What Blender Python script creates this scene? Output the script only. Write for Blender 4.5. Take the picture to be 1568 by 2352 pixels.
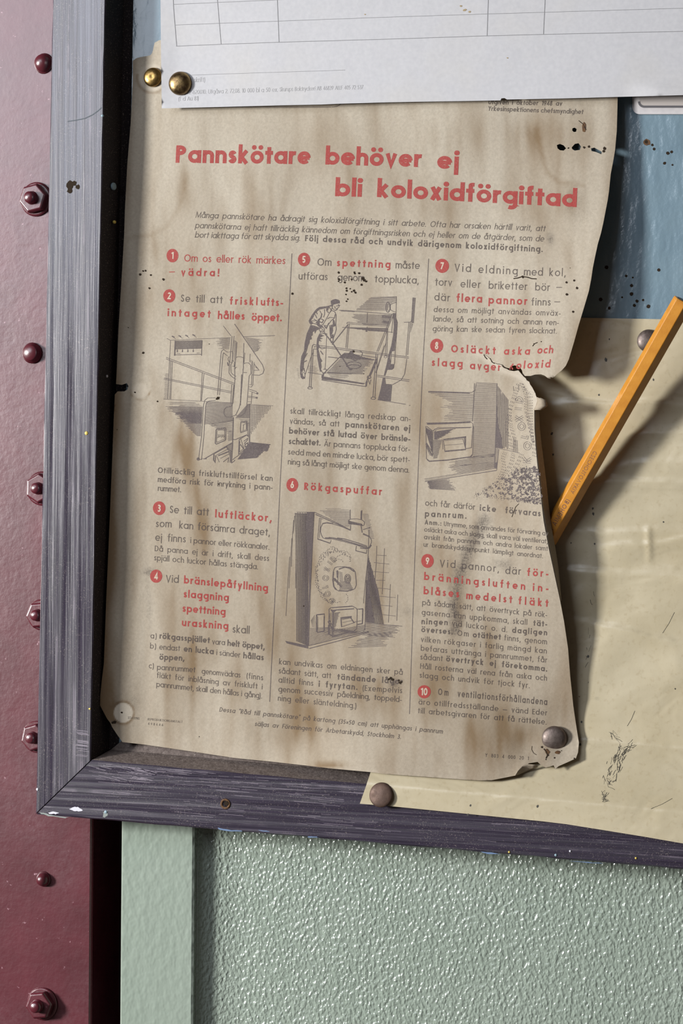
import bpy, bmesh, math, random
from math import sin, cos, tan, pi, radians, hypot
from mathutils import Vector, Matrix, noise
from mathutils.geometry import delaunay_2d_cdt

random.seed(7)
for o in list(bpy.data.objects):
    bpy.data.objects.remove(o)
SC = bpy.context.scene
COL = SC.collection

# ------------------------------------------------------------------ camera
W, H = 1568, 2352
FPX = 5000.0                       # focal length in pixels (a 76 mm lens on film)
YAW, ROLL, DIST = radians(18), radians(0.45), 0.877
fwd = Vector((-sin(YAW), cos(YAW), 0))
right0 = Vector((cos(YAW), sin(YAW), 0))
up0 = Vector((0, 0, 1))
# camera rolled a little (verticals lean to the left going down)
RIGHT = right0 * cos(ROLL) + up0 * sin(ROLL)
UP = up0 * cos(ROLL) - right0 * sin(ROLL)
CAMP = fwd * -DIST
cam_d = bpy.data.cameras.new('camera')
cam = bpy.data.objects.new('camera', cam_d)
COL.objects.link(cam)
m = Matrix((RIGHT, UP, -fwd)).transposed().to_4x4()
m.translation = CAMP
cam.matrix_world = m
cam_d.sensor_fit = 'VERTICAL'
cam_d.sensor_height = 36.0
cam_d.lens = 36.0 * FPX / H
cam_d.clip_start = 0.02
cam_d.clip_end = 20
SC.camera = cam

# ------------------------------------------------------------------ light
SC.view_settings.view_transform = 'Standard'
SC.view_settings.look = 'None'
SC.view_settings.gamma = 1.0
SC.view_settings.use_curve_mapping = False
SC.view_settings.exposure = -0.14
wd = bpy.data.worlds.new('room_light')
SC.world = wd
wd.use_nodes = True
bg = wd.node_tree.nodes['Background']
bg.inputs[0].default_value = (1.0, 0.82, 0.74, 1)
bg.inputs[1].default_value = 0.075

def area(name, loc, target, sx, sy, power, col):
    l = bpy.data.lights.new(name, 'AREA')
    l.shape = 'RECTANGLE'; l.size = sx; l.size_y = sy
    l.energy = power; l.color = col
    o = bpy.data.objects.new(name, l)
    COL.objects.link(o)
    o.location = loc
    d = Vector(target) - Vector(loc)
    o.rotation_euler = d.to_track_quat('-Z', 'Y').to_euler()
    return o
area('window_light', (-1.54, -1.14, 0.17), (0, 0, 0), 0.26, 0.34, 69, (1.0, 0.985, 0.96))
area('sky_window_light', (-0.92, -1.64, 0.72), (-0.05, 0, 0.10), 1.0, 0.80, 16, (0.86, 0.91, 1.0))

# ------------------------------------------------------------------ helpers
def ray(px, py):
    return fwd * FPX + RIGHT * (px - W / 2) + UP * (H / 2 - py)

def P(px, py, y=0.0):
    """the point of the plane at depth y that stands under photo pixel px, py"""
    d = ray(px, py)
    return CAMP + d * ((y - CAMP.y) / d.y)

def lerp(a, b, t): return a + (b - a) * t
def sstep(a, b, x):
    t = min(1, max(0, (x - a) / (b - a)))
    return t * t * (3 - 2 * t)

def grid_fn(xs, ys, vals):
    """smooth (Catmull-Rom) interpolation of a small table"""
    def axis(a, x):
        x = min(max(x, a[0]), a[-1])
        for i in range(len(a) - 1):
            if x <= a[i + 1]: break
        return i, (x - a[i]) / (a[i + 1] - a[i])
    def cr(p0, p1, p2, p3, t):
        m1, m2 = (p2 - p0) / 2, (p3 - p1) / 2
        return ((2*t**3 - 3*t**2 + 1) * p1 + (t**3 - 2*t**2 + t) * m1 + (-2*t**3 + 3*t**2) * p2 + (t**3 - t**2) * m2)
    nx, ny = len(xs), len(ys)
    def f(x, y):
        i, t = axis(xs, x); j, s = axis(ys, y)
        rows = []
        for k in (j - 1, j, j + 1, j + 2):
            r = vals[min(max(k, 0), ny - 1)]
            rows.append(cr(*[r[min(max(q, 0), nx - 1)] for q in (i - 1, i, i + 1, i + 2)], t))
        return cr(*rows, s)
    return f

def pip(poly, x, y):
    c = False; n = len(poly); j = n - 1
    for i in range(n):
        xi, yi = poly[i]; xj, yj = poly[j]
        if (yi > y) != (yj > y) and x < (xj - xi) * (y - yi) / (yj - yi) + xi: c = not c
        j = i
    return c

def empty(name, loc, label=None, cat=None, group=None):
    o = bpy.data.objects.new(name, None)
    o.empty_display_size = 0.01
    COL.objects.link(o)
    o.location = loc
    if label: tag(o, label, cat, group)
    return o

def tag(o, label, cat, group=None):
    o['label'] = label; o['category'] = cat
    if group: o['group'] = group
    return o

def link(name, me, mats, parent=None, smooth=False):
    o = bpy.data.objects.new(name, me)
    COL.objects.link(o)
    for mt in (mats if isinstance(mats, (list, tuple)) else [mats]): me.materials.append(mt)
    if smooth:
        for p in me.polygons: p.use_smooth = True
    if parent:
        o.parent = parent
        o.matrix_parent_inverse = Matrix.Translation(-parent.location)
    return o

class MB:
    """collects shapes into ONE mesh"""
    def __init__(s): s.v = []; s.f = []; s.mi = []; s.w = []; s.smooth = []
    def add(s, vs, fs, mi=0, wear=None, smooth=False):
        b = len(s.v); s.v += [tuple(v) for v in vs]
        s.w += wear if wear else [(0, 0, 0, 1)] * len(vs)
        for f in fs: s.f.append([b + i for i in f]); s.mi.append(mi); s.smooth.append(smooth)
    def build(s, name, mats, parent=None, smooth=None, bevel=0, wear=False):
        me = bpy.data.meshes.new(name)
        me.from_pydata(s.v, [], s.f)
        me.polygons.foreach_set('material_index', s.mi)
        me.polygons.foreach_set('use_smooth', s.smooth if smooth is None else [smooth] * len(s.f))
        if wear:
            a = me.color_attributes.new('wear', 'FLOAT_COLOR', 'POINT')
            a.data.foreach_set('color', [c for w in s.w for c in w])
        me.update()
        o = link(name, me, mats, parent)
        if bevel:
            b = o.modifiers.new('bevel', 'BEVEL'); b.width = bevel; b.segments = 3; b.limit_method = 'ANGLE'; b.angle_limit = radians(40)
        return o

def lathe(prof, n=40, cx=Vector((0, 0, 0)), ax=Vector((0, -1, 0)), sx=1.0, sz=1.0):
    """profile (r, h) turned about the axis ax"""
    ax = ax.normalized()
    u = ax.orthogonal().normalized(); w = ax.cross(u)
    vs, fs = [], []
    for r, h in prof:
        for k in range(n):
            a = 2 * pi * k / n
            vs.append(cx + ax * h + u * (r * cos(a)) + w * (r * sin(a)))
    for i in range(len(prof) - 1):
        for k in range(n):
            k2 = (k + 1) % n
            fs.append((i*n + k, i*n + k2, (i+1)*n + k2, (i+1)*n + k))
    if prof[-1][0] > 1e-9: fs.append(tuple((len(prof)-1)*n + k for k in range(n)))
    if prof[0][0] > 1e-9: fs.append(tuple(reversed(range(n))))
    return vs, fs

# ------------------------------------------------------------------ materials
class NT:
    def __init__(s, name):
        s.m = bpy.data.materials.new(name); s.m.use_nodes = True
        s.t = s.m.node_tree; s.b = s.t.nodes['Principled BSDF']
    def n(s, typ, **kw):
        nd = s.t.nodes.new(typ)
        for k, v in kw.items(): setattr(nd, k, v)
        return nd
    def l(s, a, b): s.t.links.new(a, b)
    def pos(s, scale=(1, 1, 1), rot=(0, 0, 0)):
        g = s.n('ShaderNodeNewGeometry'); mp = s.n('ShaderNodeMapping')
        mp.inputs['Scale'].default_value = scale; mp.inputs['Rotation'].default_value = rot
        s.l(g.outputs['Position'], mp.inputs[0]); return mp.outputs[0]
    def noise(s, vec, scale, detail=3, rough=0.5, dist=0.0):
        nd = s.n('ShaderNodeTexNoise')
        nd.inputs['Scale'].default_value = scale; nd.inputs['Detail'].default_value = detail
        nd.inputs['Roughness'].default_value = rough; nd.inputs['Distortion'].default_value = dist
        s.l(vec, nd.inputs['Vector']); return nd.outputs[0]
    def vor(s, vec, scale, feat='F1'):
        nd = s.n('ShaderNodeTexVoronoi'); nd.feature = feat
        nd.inputs['Scale'].default_value = scale
        s.l(vec, nd.inputs['Vector']); return nd.outputs['Distance']
    def ramp(s, f, a, b, ca=(0, 0, 0, 1), cb=(1, 1, 1, 1)):
        r = s.n('ShaderNodeValToRGB')
        r.color_ramp.elements[0].position = a; r.color_ramp.elements[1].position = b
        r.color_ramp.elements[0].color = ca; r.color_ramp.elements[1].color = cb
        s.l(f, r.inputs[0]); return r.outputs[0]
    def mix(s, f, a, b, mode='MIX'):
        x = s.n('ShaderNodeMix', data_type='RGBA', blend_type=mode)
        for sock, v in ((x.inputs[0], f), (x.inputs[6], a), (x.inputs[7], b)):
            if isinstance(v, (int, float)): sock.default_value = v
            elif isinstance(v, (tuple, list)): sock.default_value = (*v[:3], 1)
            else: s.l(v, sock)
        return x.outputs[2]
    def math(s, op, a, b=0.0):
        x = s.n('ShaderNodeMath', operation=op)
        for sock, v in ((x.inputs[0], a), (x.inputs[1], b)):
            if isinstance(v, (int, float)): sock.default_value = v
            else: s.l(v, sock)
        return x.outputs[0]
    def bump(s, h, strength, dist, prev=None):
        b = s.n('ShaderNodeBump'); b.inputs['Strength'].default_value = strength; b.inputs['Distance'].default_value = dist
        s.l(h, b.inputs['Height'])
        if prev: s.l(prev, b.inputs['Normal'])
        return b.outputs[0]
    def done(s, col=None, rough=0.5, normal=None, metal=0.0, spec=None, coat=0.0):
        b = s.b
        if col is not None:
            if isinstance(col, tuple): b.inputs['Base Color'].default_value = (*col[:3], 1)
            else: s.l(col, b.inputs['Base Color'])
        if isinstance(rough, (int, float)): b.inputs['Roughness'].default_value = rough
        else: s.l(rough, b.inputs['Roughness'])
        if normal: s.l(normal, b.inputs['Normal'])
        b.inputs['Metallic'].default_value = metal
        if spec is not None: b.inputs['Specular IOR Level'].default_value = spec
        if coat: b.inputs['Coat Weight'].default_value = coat; b.inputs['Coat Roughness'].default_value = 0.15
        return s.m

def paper_nodes(t, base):
    """aged printed card: mottling, fibre specks and the wear attribute (r brown, g soot, b bleach)"""
    v = t.pos()
    c = t.mix(t.ramp(t.noise(v, 900, 4, 0.6), 0.3, 0.7), tuple(x * 0.90 for x in base), tuple(x * 1.08 for x in base))
    c = t.mix(t.math('MULTIPLY', t.ramp(t.noise(v, 2600, 2, 0.6), 0.60, 0.74), 0.32), c, (0.20, 0.14, 0.09))
    at = t.n('ShaderNodeAttribute'); at.attribute_name = 'wear'
    sp = t.n('ShaderNodeSeparateColor'); t.l(at.outputs['Color'], sp.inputs[0])
    c = t.mix(sp.outputs[0], c, (0.190, 0.128, 0.070))
    c = t.mix(t.math('MULTIPLY', sp.outputs[2], 0.55), c, (0.58, 0.52, 0.43))
    sg = t.math('MULTIPLY', sp.outputs[1], t.ramp(t.noise(v, 1500, 3, 0.7), 0.25, 0.65))
    c = t.mix(sg, c, (0.055, 0.045, 0.042))
    return c, v

PAPER = (0.450, 0.402, 0.326)
def mat_poster():
    t = NT('aged_card'); c, v = paper_nodes(t, PAPER)
    nb = t.bump(t.noise(v, 260, 4, 0.6), 0.35, 0.0004)
    return t.done(c, 0.85, nb, spec=0.25)
def mat_ink(name, col, a):
    t = NT(name); c, v = paper_nodes(t, PAPER)
    f = t.math('MULTIPLY', t.ramp(t.noise(v, 2200, 2, 0.6), 0.18, 0.5, (0.72, 0.72, 0.72, 1)), a)
    nb = t.bump(t.noise(v, 260, 4, 0.6), 0.35, 0.0004)
    return t.done(t.mix(f, c, col), 0.75, nb, spec=0.25)
M = {}
M['poster'] = mat_poster()
M['red_ink'] = mat_ink('red_ink', (0.315, 0.030, 0.030), 0.92)
M['black_ink'] = mat_ink('grey_ink', (0.062, 0.047, 0.044), 0.86)
M['art_ink'] = mat_ink('art_ink', (0.072, 0.056, 0.064), 0.88)
t = NT('hole_dark'); M['hole'] = t.done((0.030, 0.021, 0.014), 0.9, spec=0.1)

t = NT('white_form'); v = t.pos()
c = t.mix(t.ramp(t.noise(v, 700, 3), 0.3, 0.7), (0.465, 0.468, 0.492), (0.505, 0.506, 0.528))
c = t.mix(t.math('MULTIPLY', t.ramp(t.noise(v, 35, 3), 0.5, 0.8), 0.3), c, (0.52, 0.49, 0.43))
M['form'] = t.done(c, 0.8, t.bump(t.noise(v, 60, 3), 0.25, 0.001), spec=0.3)
t = NT('form_ink'); M['form_ink'] = t.done((0.34, 0.34, 0.35), 0.8, spec=0.2)
t = NT('form_rule_ink'); M['form_rule'] = t.done((0.22, 0.22, 0.23), 0.8, spec=0.2)

t = NT('yellowed_varnished_paper'); v = t.pos()
c = t.mix(t.ramp(t.noise(v, 40, 4, 0.6), 0.3, 0.72), (0.510, 0.452, 0.322), (0.450, 0.388, 0.258))
c = t.mix(t.math('MULTIPLY', t.ramp(t.noise(v, 600, 3), 0.56, 0.75), 0.35), c, (0.34, 0.27, 0.16))
h = t.noise(t.pos((0.6, 1, 1.2)), 46, 2, 0.5, 1.2)
nb = t.bump(h, 0.22, 0.004)
nb = t.bump(t.noise(v, 260, 3), 0.06, 0.001, nb)
M['yellow'] = t.done(c, 0.28, nb, spec=0.5)

def mat_frame(name, sc, worn=0.5, bs=1.0):
    """dark violet black brushed paint with long bristle ridges along the stave"""
    t = NT(name)
    g1 = t.noise(t.pos(sc), 1.0, 4, 0.65)
    g2 = t.noise(t.pos(tuple(q * 0.35 for q in sc)), 1.0, 3, 0.6)
    v = t.pos()
    c = t.mix(t.ramp(g1, 0.35, 0.7), (0.020, 0.016, 0.028), (0.044, 0.035, 0.058))
    sp = t.ramp(t.noise(v, 2400, 2, 0.6), 0.60, 0.74)
    sp = t.math('MULTIPLY', sp, t.ramp(t.noise(v, 90, 3), 0.35, 0.65))
    c = t.mix(t.math('MULTIPLY', sp, 0.55), c, (0.42, 0.36, 0.33))
    if worn:
        w = t.math('MULTIPLY', t.ramp(t.noise(t.pos(sc), 0.7, 2, 0.5), 0.60, 0.70), worn)
        w = t.math('MULTIPLY', w, t.ramp(t.noise(v, 120, 2), 0.42, 0.6))
        c = t.mix(w, c, (0.36, 0.30, 0.37))
    nb = t.bump(g1, 0.30 * bs, 0.0006)
    nb = t.bump(g2, 0.30 * bs, 0.0010, nb)
    return t.done(c, t.ramp(g2, 0.3, 0.7, (0.15, 0.15, 0.15, 1), (0.44, 0.44, 0.44, 1)), nb, spec=0.95)
M['stile'] = mat_frame('stile_paint', (1500, 60, 22), 0.25, 0.42)
M['rail'] = mat_frame('rail_paint', (24, 60, 2200), 0.22, 0.3)
t = NT('reveal_black_paint'); v = t.pos()
c = t.mix(t.math('MULTIPLY', t.ramp(t.noise(v, 2200, 2, 0.6), 0.60, 0.72), 0.6), (0.020, 0.016, 0.018), (0.30, 0.25, 0.22))
M['reveal'] = t.done(c, 0.6, spec=0.2)
t = NT('reveal_dusty_paint'); v = t.pos()
c = t.mix(t.ramp(t.noise(v, 500, 4, 0.7), 0.3, 0.75), (0.085, 0.066, 0.060), (0.20, 0.165, 0.15))
c = t.mix(t.ramp(t.noise(v, 1300, 2, 0.6), 0.66, 0.76), c, (0.42, 0.38, 0.35))
M['dust'] = t.done(c, 0.8, t.bump(t.noise(v, 900, 3), 0.4, 0.0005), spec=0.2)

t = NT('oxblood_red_paint'); v = t.pos()
c = t.mix(t.ramp(t.noise(v, 45, 4, 0.6), 0.3, 0.7), (0.075, 0.008, 0.015), (0.105, 0.012, 0.022))
d_ = t.math('MULTIPLY', t.ramp(t.noise(v, 13, 4, 0.65), 0.50, 0.72), t.ramp(t.noise(v, 420, 4, 0.7), 0.35, 0.7))
c = t.mix(t.math('MULTIPLY', d_, 0.35), c, (0.21, 0.13, 0.145))
c = t.mix(t.ramp(t.noise(v, 380, 2, 0.6), 0.72, 0.80), c, (0.42, 0.24, 0.28))
nb = t.bump(t.noise(v, 330, 3, 0.6), 0.11, 0.0008)
nb = t.bump(t.noise(v, 60, 2), 0.06, 0.002, nb)
M['red_paint'] = t.done(c, 0.32, nb, spec=0.95)

t = NT('blue_gloss_paint'); v = t.pos()
c = t.mix(t.ramp(t.noise(v, 60, 3), 0.3, 0.7), (0.155, 0.230, 0.285), (0.190, 0.272, 0.325))
nb = t.bump(t.noise(t.pos((1, 1, 0.4)), 170, 2, 0.4), 0.24, 0.0022)
nb = t.bump(t.noise(v, 700, 2), 0.15, 0.0005, nb)
M['blue'] = t.done(c, 0.20, nb, spec=0.5)

for gname, gs, gsc, grg in (('green', 0.52, 760, 0.15), ('green_smooth', 0.20, 420, 0.22)):
  t = NT('orange_peel_paint_' + gname); v = t.pos((1, 1, 0.75))
  c = t.mix(t.ramp(t.noise(v, 25, 3), 0.3, 0.7), (0.255, 0.308, 0.258), (0.290, 0.342, 0.292))
  h = t.ramp(t.noise(v, gsc, 1, 0.4), 0.36, 0.95)
  nb = t.bump(h, gs, 0.0012)
  nb = t.bump(t.noise(t.pos((1, 1, 0.3)), 260, 2, 0.5), 0.12, 0.0014, nb)
  M[gname] = t.done(c, grg, nb, spec=0.5)
t = NT('void_shade_black'); M['void_shade'] = t.done((0.006, 0.006, 0.006), 0.95, spec=0.0)  # shade deep in the gap, put into the colour as near-black

def mat_metal(name, ca, cb, rough, metal=0.9, sc=260):
    t = NT(name); v = t.pos()
    f = t.ramp(t.noise(v, sc, 4, 0.65), 0.35, 0.68)
    c = t.mix(f, ca, cb)
    return t.done(c, t.ramp(t.noise(v, sc * 1.4, 3), 0.3, 0.7, (rough, rough, rough, 1), (rough + .2, rough + .2, rough + .2, 1)),
                  t.bump(t.noise(v, 700, 3), 0.2, 0.0004), metal=metal)
M['brass'] = mat_metal('tarnished_brass', (0.36, 0.24, 0.085), (0.20, 0.12, 0.045), 0.26, 1.0)
M['brass_dull'] = mat_metal('spotted_brass', (0.34, 0.24, 0.11), (0.14, 0.09, 0.05), 0.28, 1.0, 420)
M['steel_brown'] = mat_metal('rusty_brown_steel', (0.115, 0.070, 0.052), (0.065, 0.038, 0.028), 0.48, 0.45)
M['steel_grey'] = mat_metal('pitted_grey_steel', (0.20, 0.165, 0.148), (0.12, 0.09, 0.08), 0.40, 0.75, 420)
M['rust'] = mat_metal('rust', (0.16, 0.08, 0.03), (0.05, 0.025, 0.015), 0.7, 0.2, 900)
t = NT('ochre_pencil_lacquer'); v = t.pos()
c = t.mix(t.ramp(t.noise(v, 300, 3), 0.3, 0.7), (0.58, 0.255, 0.035), (0.50, 0.205, 0.026))
M['pencil'] = t.done(c, 0.30, t.bump(t.noise(v, 1500, 2), 0.15, 0.0002), spec=0.5)
t = NT('pencil_stamp'); M['stamp'] = t.done((0.20, 0.085, 0.05), 0.5)
t = NT('graphite'); M['graphite'] = t.done((0.03, 0.028, 0.03), 0.45)
t = NT('label_white'); v = t.pos()
M['label'] = t.done(t.mix(t.ramp(t.noise(v, 500, 3), .3, .7), (0.52, 0.50, 0.51), (0.58, 0.555, 0.56)), 0.5)
t = NT('label_panel'); M['label_in'] = t.done((0.48, 0.44, 0.42), 0.55)
t = NT('label_grey'); M['label_line'] = t.done((0.11, 0.105, 0.115), 0.5)
for nm, cc in (('drop_blue', (0.25, 0.36, 0.42)), ('drop_yellow', (0.62, 0.47, 0.10)), ('drop_white', (0.60, 0.60, 0.66)), ('scuff', (0.055, 0.050, 0.040))):
    t = NT(nm); M[nm] = t.done(cc, 0.5)
# ------------------------------------------------------------------ lettering: geometric sans drawn with one pen
XH, AS, DS = 0.74, 1.10, -0.32
def arc(cx, cy, rx, ry, a0, a1, n=14):
    return [(cx + rx * cos(radians(lerp(a0, a1, i / n))), cy + ry * sin(radians(lerp(a0, a1, i / n)))) for i in range(n + 1)]
def spline(pts, n=4):
    out = []
    for i in range(len(pts) - 1):
        p0, p1, p2, p3 = pts[max(i-1, 0)], pts[i], pts[i+1], pts[min(i+2, len(pts)-1)]
        for k in range(n):
            t = k / n
            out.append(tuple(0.5 * (2*p1[j] + (p2[j]-p0[j])*t + (2*p0[j]-5*p1[j]+4*p2[j]-p3[j])*t*t + (3*p1[j]-p0[j]-3*p2[j]+p3[j])*t**3) for j in (0, 1)))
    out.append(pts[-1]); return out
S_PTS = [(.92,.82),(.74,.96),(.48,1),(.22,.93),(.1,.76),(.22,.6),(.5,.51),(.8,.4),(.93,.22),(.78,.05),(.5,0),(.22,.05),(.04,.2)]
_gc = {}
def glyph(ch, t):
    k = (ch, t)
    if k not in _gc: _gc[k] = _glyph(ch, t)
    return _gc[k]
def _dot(x, y, r): return ('F', arc(x, y, r, r, 0, 360, 10)[:-1])
def _glyph(ch, t):
    h = t / 2; X = XH; g = []
    bw = X * 0.94 + t * 0.35
    O = lambda cx=bw/2, cy=X/2, rx=bw/2-h, ry=X/2-h: arc(cx, cy, rx, ry, 0, 360, 22)
    if ch in 'åäö':
        w, g = glyph({'å':'a','ä':'a','ö':'o'}[ch], t); g = list(g); r = max(t*.62, .075)
        if ch == 'å': g.append(arc(w/2, X+.2, .10+t*.2, .10+t*.2, 0, 360, 12))
        else: g += [_dot(w/2-.14-t*.25, X+.19, r), _dot(w/2+.14+t*.25, X+.19, r)]
        return w, g
    if ch in 'ÅÄÖ':
        w, g = glyph({'Å':'A','Ä':'A','Ö':'O'}[ch], t); g = list(g)
        return w, g + [_dot(w/2-.16, 1.18, .08), _dot(w/2+.16, 1.18, .08)]
    if ch == 'a': return bw, [O(), [(bw-h, 0), (bw-h, X)]]
    if ch == 'b': return bw, [O(), [(h, 0), (h, AS)]]
    if ch == 'd': return bw, [O(), [(bw-h, 0), (bw-h, AS)]]
    if ch == 'p': return bw, [O(), [(h, DS), (h, X)]]
    if ch == 'q': return bw, [O(), [(bw-h, DS), (bw-h, X)]]
    if ch == 'o': return bw, [O()]
    if ch == 'g':
        r = bw*.42-h
        return bw, [O(), [(bw-h, X), (bw-h, DS+.14+h)] + arc(bw-h-r, DS+.14+h, r, .14, 0, -125, 10)]
    if ch == 'c': return bw*.86, [arc(bw/2, X/2, bw/2-h, X/2-h, 48, 312, 18)]
    if ch == 'e': return bw, [[(bw*.12, X/2-.01), (bw-h*.6, X/2-.01)], arc(bw/2, X/2, bw/2-h, X/2-h, -2, 318, 22)]
    if ch == 'f':
        x = .12+h
        return .36+t*.5, [[(x, 0), (x, AS-.2)] + arc(x+.15, AS-.17, .15, .17-h, 180, 75, 7), [(0, X-h), (.36+t*.3, X-h)]]
    if ch in 'hn':
        w = .50+t*.75; r = (w-t)/2
        return w, [[(h, 0), (h, AS if ch == 'h' else X)], arc(h+r, X-h-r*.9, r, r*.9, 180, 0, 10) + [(w-h, 0)]]
    if ch == 'm':
        w1 = .46+t*.6; r = (w1-t)/2; w = 2*w1-t
        return w, [[(h, 0), (h, X)], arc(h+r, X-h-r*.9, r, r*.9, 180, 0, 9) + [(w1-h, 0)], arc(w1-h+r, X-h-r*.9, r, r*.9, 180, 0, 9) + [(w-h, 0)]]
    if ch == 'u':
        w = .50+t*.75; r = (w-t)/2
        return w, [[(w-h, 0), (w-h, X)], arc(h+r, h+r*.9, r, r*.9, 0, -180, 10) + [(h, X)]]
    if ch == 'r':
        return .30+t*.6, [[(h, 0), (h, X)], arc(h+.24, X-h-.24, .24, .24, 180, 75, 7)]
    if ch == 'i': return t, [[(h, 0), (h, X)], _dot(h, X+.2, max(t*.66, .085))]
    if ch == 'j': return t, [[(h, DS), (h, X)], _dot(h, X+.2, max(t*.66, .085))]
    if ch == 'l': return t, [[(h, 0), (h, AS)]]
    if ch == 'k':
        w = .46+t*.8
        return w, [[(h, 0), (h, AS)], [(w-h*1.35, X), (h, X*.38)], [(h+.10, X*.47), (w-h*1.25, 0)]]
    if ch == 's':
        w = .38+t*.6
        return w, [spline([(h+x*(w-t), h+y*(X-t)) for x, y in S_PTS])]
    if ch == 't':
        return .34+t*.5, [[(.17+t*.25, 0), (.17+t*.25, .96)], [(0, X-h), (.34+t*.5, X-h)]]
    if ch == 'v': w = .50+t*.8; return w, [[(h*1.1, X), (w/2, h*.6), (w-h*1.1, X)]]
    if ch == 'y': w = .50+t*.8; return w, [[(h*1.1, X), (w/2+.0, .0)], [(w-h*1.1, X), (w*.30, DS)]]
    if ch == 'w': w = .8+t; return w, [[(h, X), (w*.27, h), (w*.5, X*.95), (w*.73, h), (w-h, X)]]
    if ch == 'x': w = .48+t*.8; return w, [[(h*1.2, X), (w-h*1.2, 0)], [(w-h*1.2, X), (h*1.2, 0)]]
    if ch == 'z': w = .44+t*.4; return w, [[(0, X-h), (w-h, X-h), (h, h), (w, h)]]
    if ch == 'A': w = .74+t*.6; return w, [[(h, 0), (w/2, 1-h*.5), (w-h, 0)], [(w*.22, .3), (w*.78, .3)]]
    if ch == 'B': return .5+t, [[(h, 0), (h, 1)], [(h, 1-h), (.26, 1-h)] + arc(.26, .76, .2, .24-h, 90, -90, 8) + [(h, .52)], [(h, .52), (.28, .52)] + arc(.28, .26+h*.5, .22, .26-h*.5, 90, -90, 8) + [(h, h)]]
    if ch == 'C': return .72+t*.3, [arc(.5, .5, .5-h, .5-h, 45, 315, 18)]
    if ch == 'D': return .66+t*.5, [[(h, 0), (h, 1)], [(h, 1-h), (.24, 1-h)] + arc(.24, .5, .38, .5-h, 90, -90, 14) + [(h, h)]]
    if ch in 'EF':
        w = .42+t*.5; g = [[(h, 0), (h, 1)], [(h, 1-h), (w, 1-h)], [(h, .52), (w*.95, .52)]]
        return w, g + ([[(h, h), (w, h)]] if ch == 'E' else [])
    if ch == 'H': w = .62+t*.6; return w, [[(h, 0), (h, 1)], [(w-h, 0), (w-h, 1)], [(h, .53), (w-h, .53)]]
    if ch == 'I': return t, [[(h, 0), (h, 1)]]
    if ch == 'K': w = .55+t*.7; return w, [[(h, 0), (h, 1)], [(w-h, 1), (h, .42)], [(h+.12, .52), (w-h, 0)]]
    if ch == 'L': w = .36+t*.5; return w, [[(h, 1), (h, h), (w, h)]]
    if ch == 'M': w = .85+t; return w, [[(h, 0), (h*1.6, 1), (w/2, .12), (w-h*1.6, 1), (w-h, 0)]]
    if ch == 'N': w = .64+t*.7; return w, [[(h, 0), (h, 1)], [(h, 1), (w-h, 0)], [(w-h, 0), (w-h, 1)]]
    if ch == 'O': w = .96+t*.1; return w, [arc(w/2, .5, w/2-h, .5-h, 0, 360, 24)]
    if ch in 'PR':
        g = [[(h, 0), (h, 1)], [(h, 1-h), (.24, 1-h)] + arc(.24, .72, .24, .28-h, 90, -90, 9) + [(h, .44+h)]]
        return .46+t*.8, g + ([[(.22, .44), (.46+t*.3, 0)]] if ch == 'R' else [])
    if ch == 'S': w = .46+t*.5; return w, [spline([(h+x*(w-t), h+y*(1-t)) for x, y in S_PTS])]
    if ch == 'T': w = .54+t*.3; return w, [[(w/2, 0), (w/2, 1)], [(0, 1-h), (w, 1-h)]]
    if ch == 'U': w = .58+t*.6; r = w/2-h; return w, [[(h, 1)] + arc(w/2, h+r, r, r, 180, 360, 10) + [(w-h, 1)]]
    if ch == 'V': w = .66+t*.7; return w, [[(h, 1), (w/2, h*.6), (w-h, 1)]]
    if ch == 'W': w = 1.0+t; return w, [[(h, 1), (w*.28, h), (w*.5, .95), (w*.72, h), (w-h, 1)]]
    if ch == 'X': w = .62+t*.7; return w, [[(h, 1), (w-h, 0)], [(w-h, 1), (h, 0)]]
    if ch == 'Y': w = .60+t*.6; return w, [[(h, 1), (w/2, .48), (w-h, 1)], [(w/2, .48), (w/2, 0)]]
    if ch == 'Z': w = .55+t*.4; return w, [[(0, 1-h), (w-h, 1-h), (h, h), (w, h)]]
    if ch == '0': w = .54+t*.4; return w, [arc(w/2, .5, w/2-h, .5-h, 0, 360, 20)]
    if ch == '1': return .26+t*.5, [[(.24+t*.2, 0), (.24+t*.2, 1)], [(.24+t*.2, 1-h), (.02, .78)]]
    if ch == '2': w = .5+t*.3; return w, [arc(w/2, .70, w/2-h, .3-h, 165, -25, 10) + [(h, h), (w, h)]]
    if ch == '3': w = .5+t*.3; return w, [arc(w*.46, .74, w*.4-h*.5, .26-h, 150, -90, 9) + arc(w*.48, .27, w/2-h, .27-h*.6, 90, -150, 10)]
    if ch == '4': w = .56+t*.3; return w, [[(w*.72, 0), (w*.72, 1-h*.5), (h, .26), (w, .26)]]
    if ch == '5': w = .5+t*.3; return w, [[(w*.92, 1-h), (w*.25, 1-h), (w*.16, .55)] + arc(w*.45, .32, w/2-h, .32-h, 125, -145, 12)]
    if ch == '6': w = .54+t*.3; return w, [arc(w/2, .33, w/2-h, .33-h, 0, 360, 16), [(h*1.2, .38), (w*.62, 1)]]
    if ch == '7': w = .5+t*.3; return w, [[(0, 1-h), (w-h, 1-h), (w*.25, 0)]]
    if ch == '8': w = .5+t*.4; return w, [arc(w/2, .27, w/2-h, .27-h*.6, 0, 360, 16), arc(w/2, .76, w*.42-h, .24-h*.6, 0, 360, 14)]
    if ch == '9': w = .54+t*.3; return w, [arc(w/2, .67, w/2-h, .33-h, 0, 360, 16), [(w-h*1.2, .62), (w*.38, 0)]]
    if ch == '.': return t*1.2, [_dot(t*.6, t*.55, max(t*.62, .075))]
    if ch == ',': return t*1.3, [[(t*.95, t*1.1), (t*.2, -.19)]]
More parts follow.
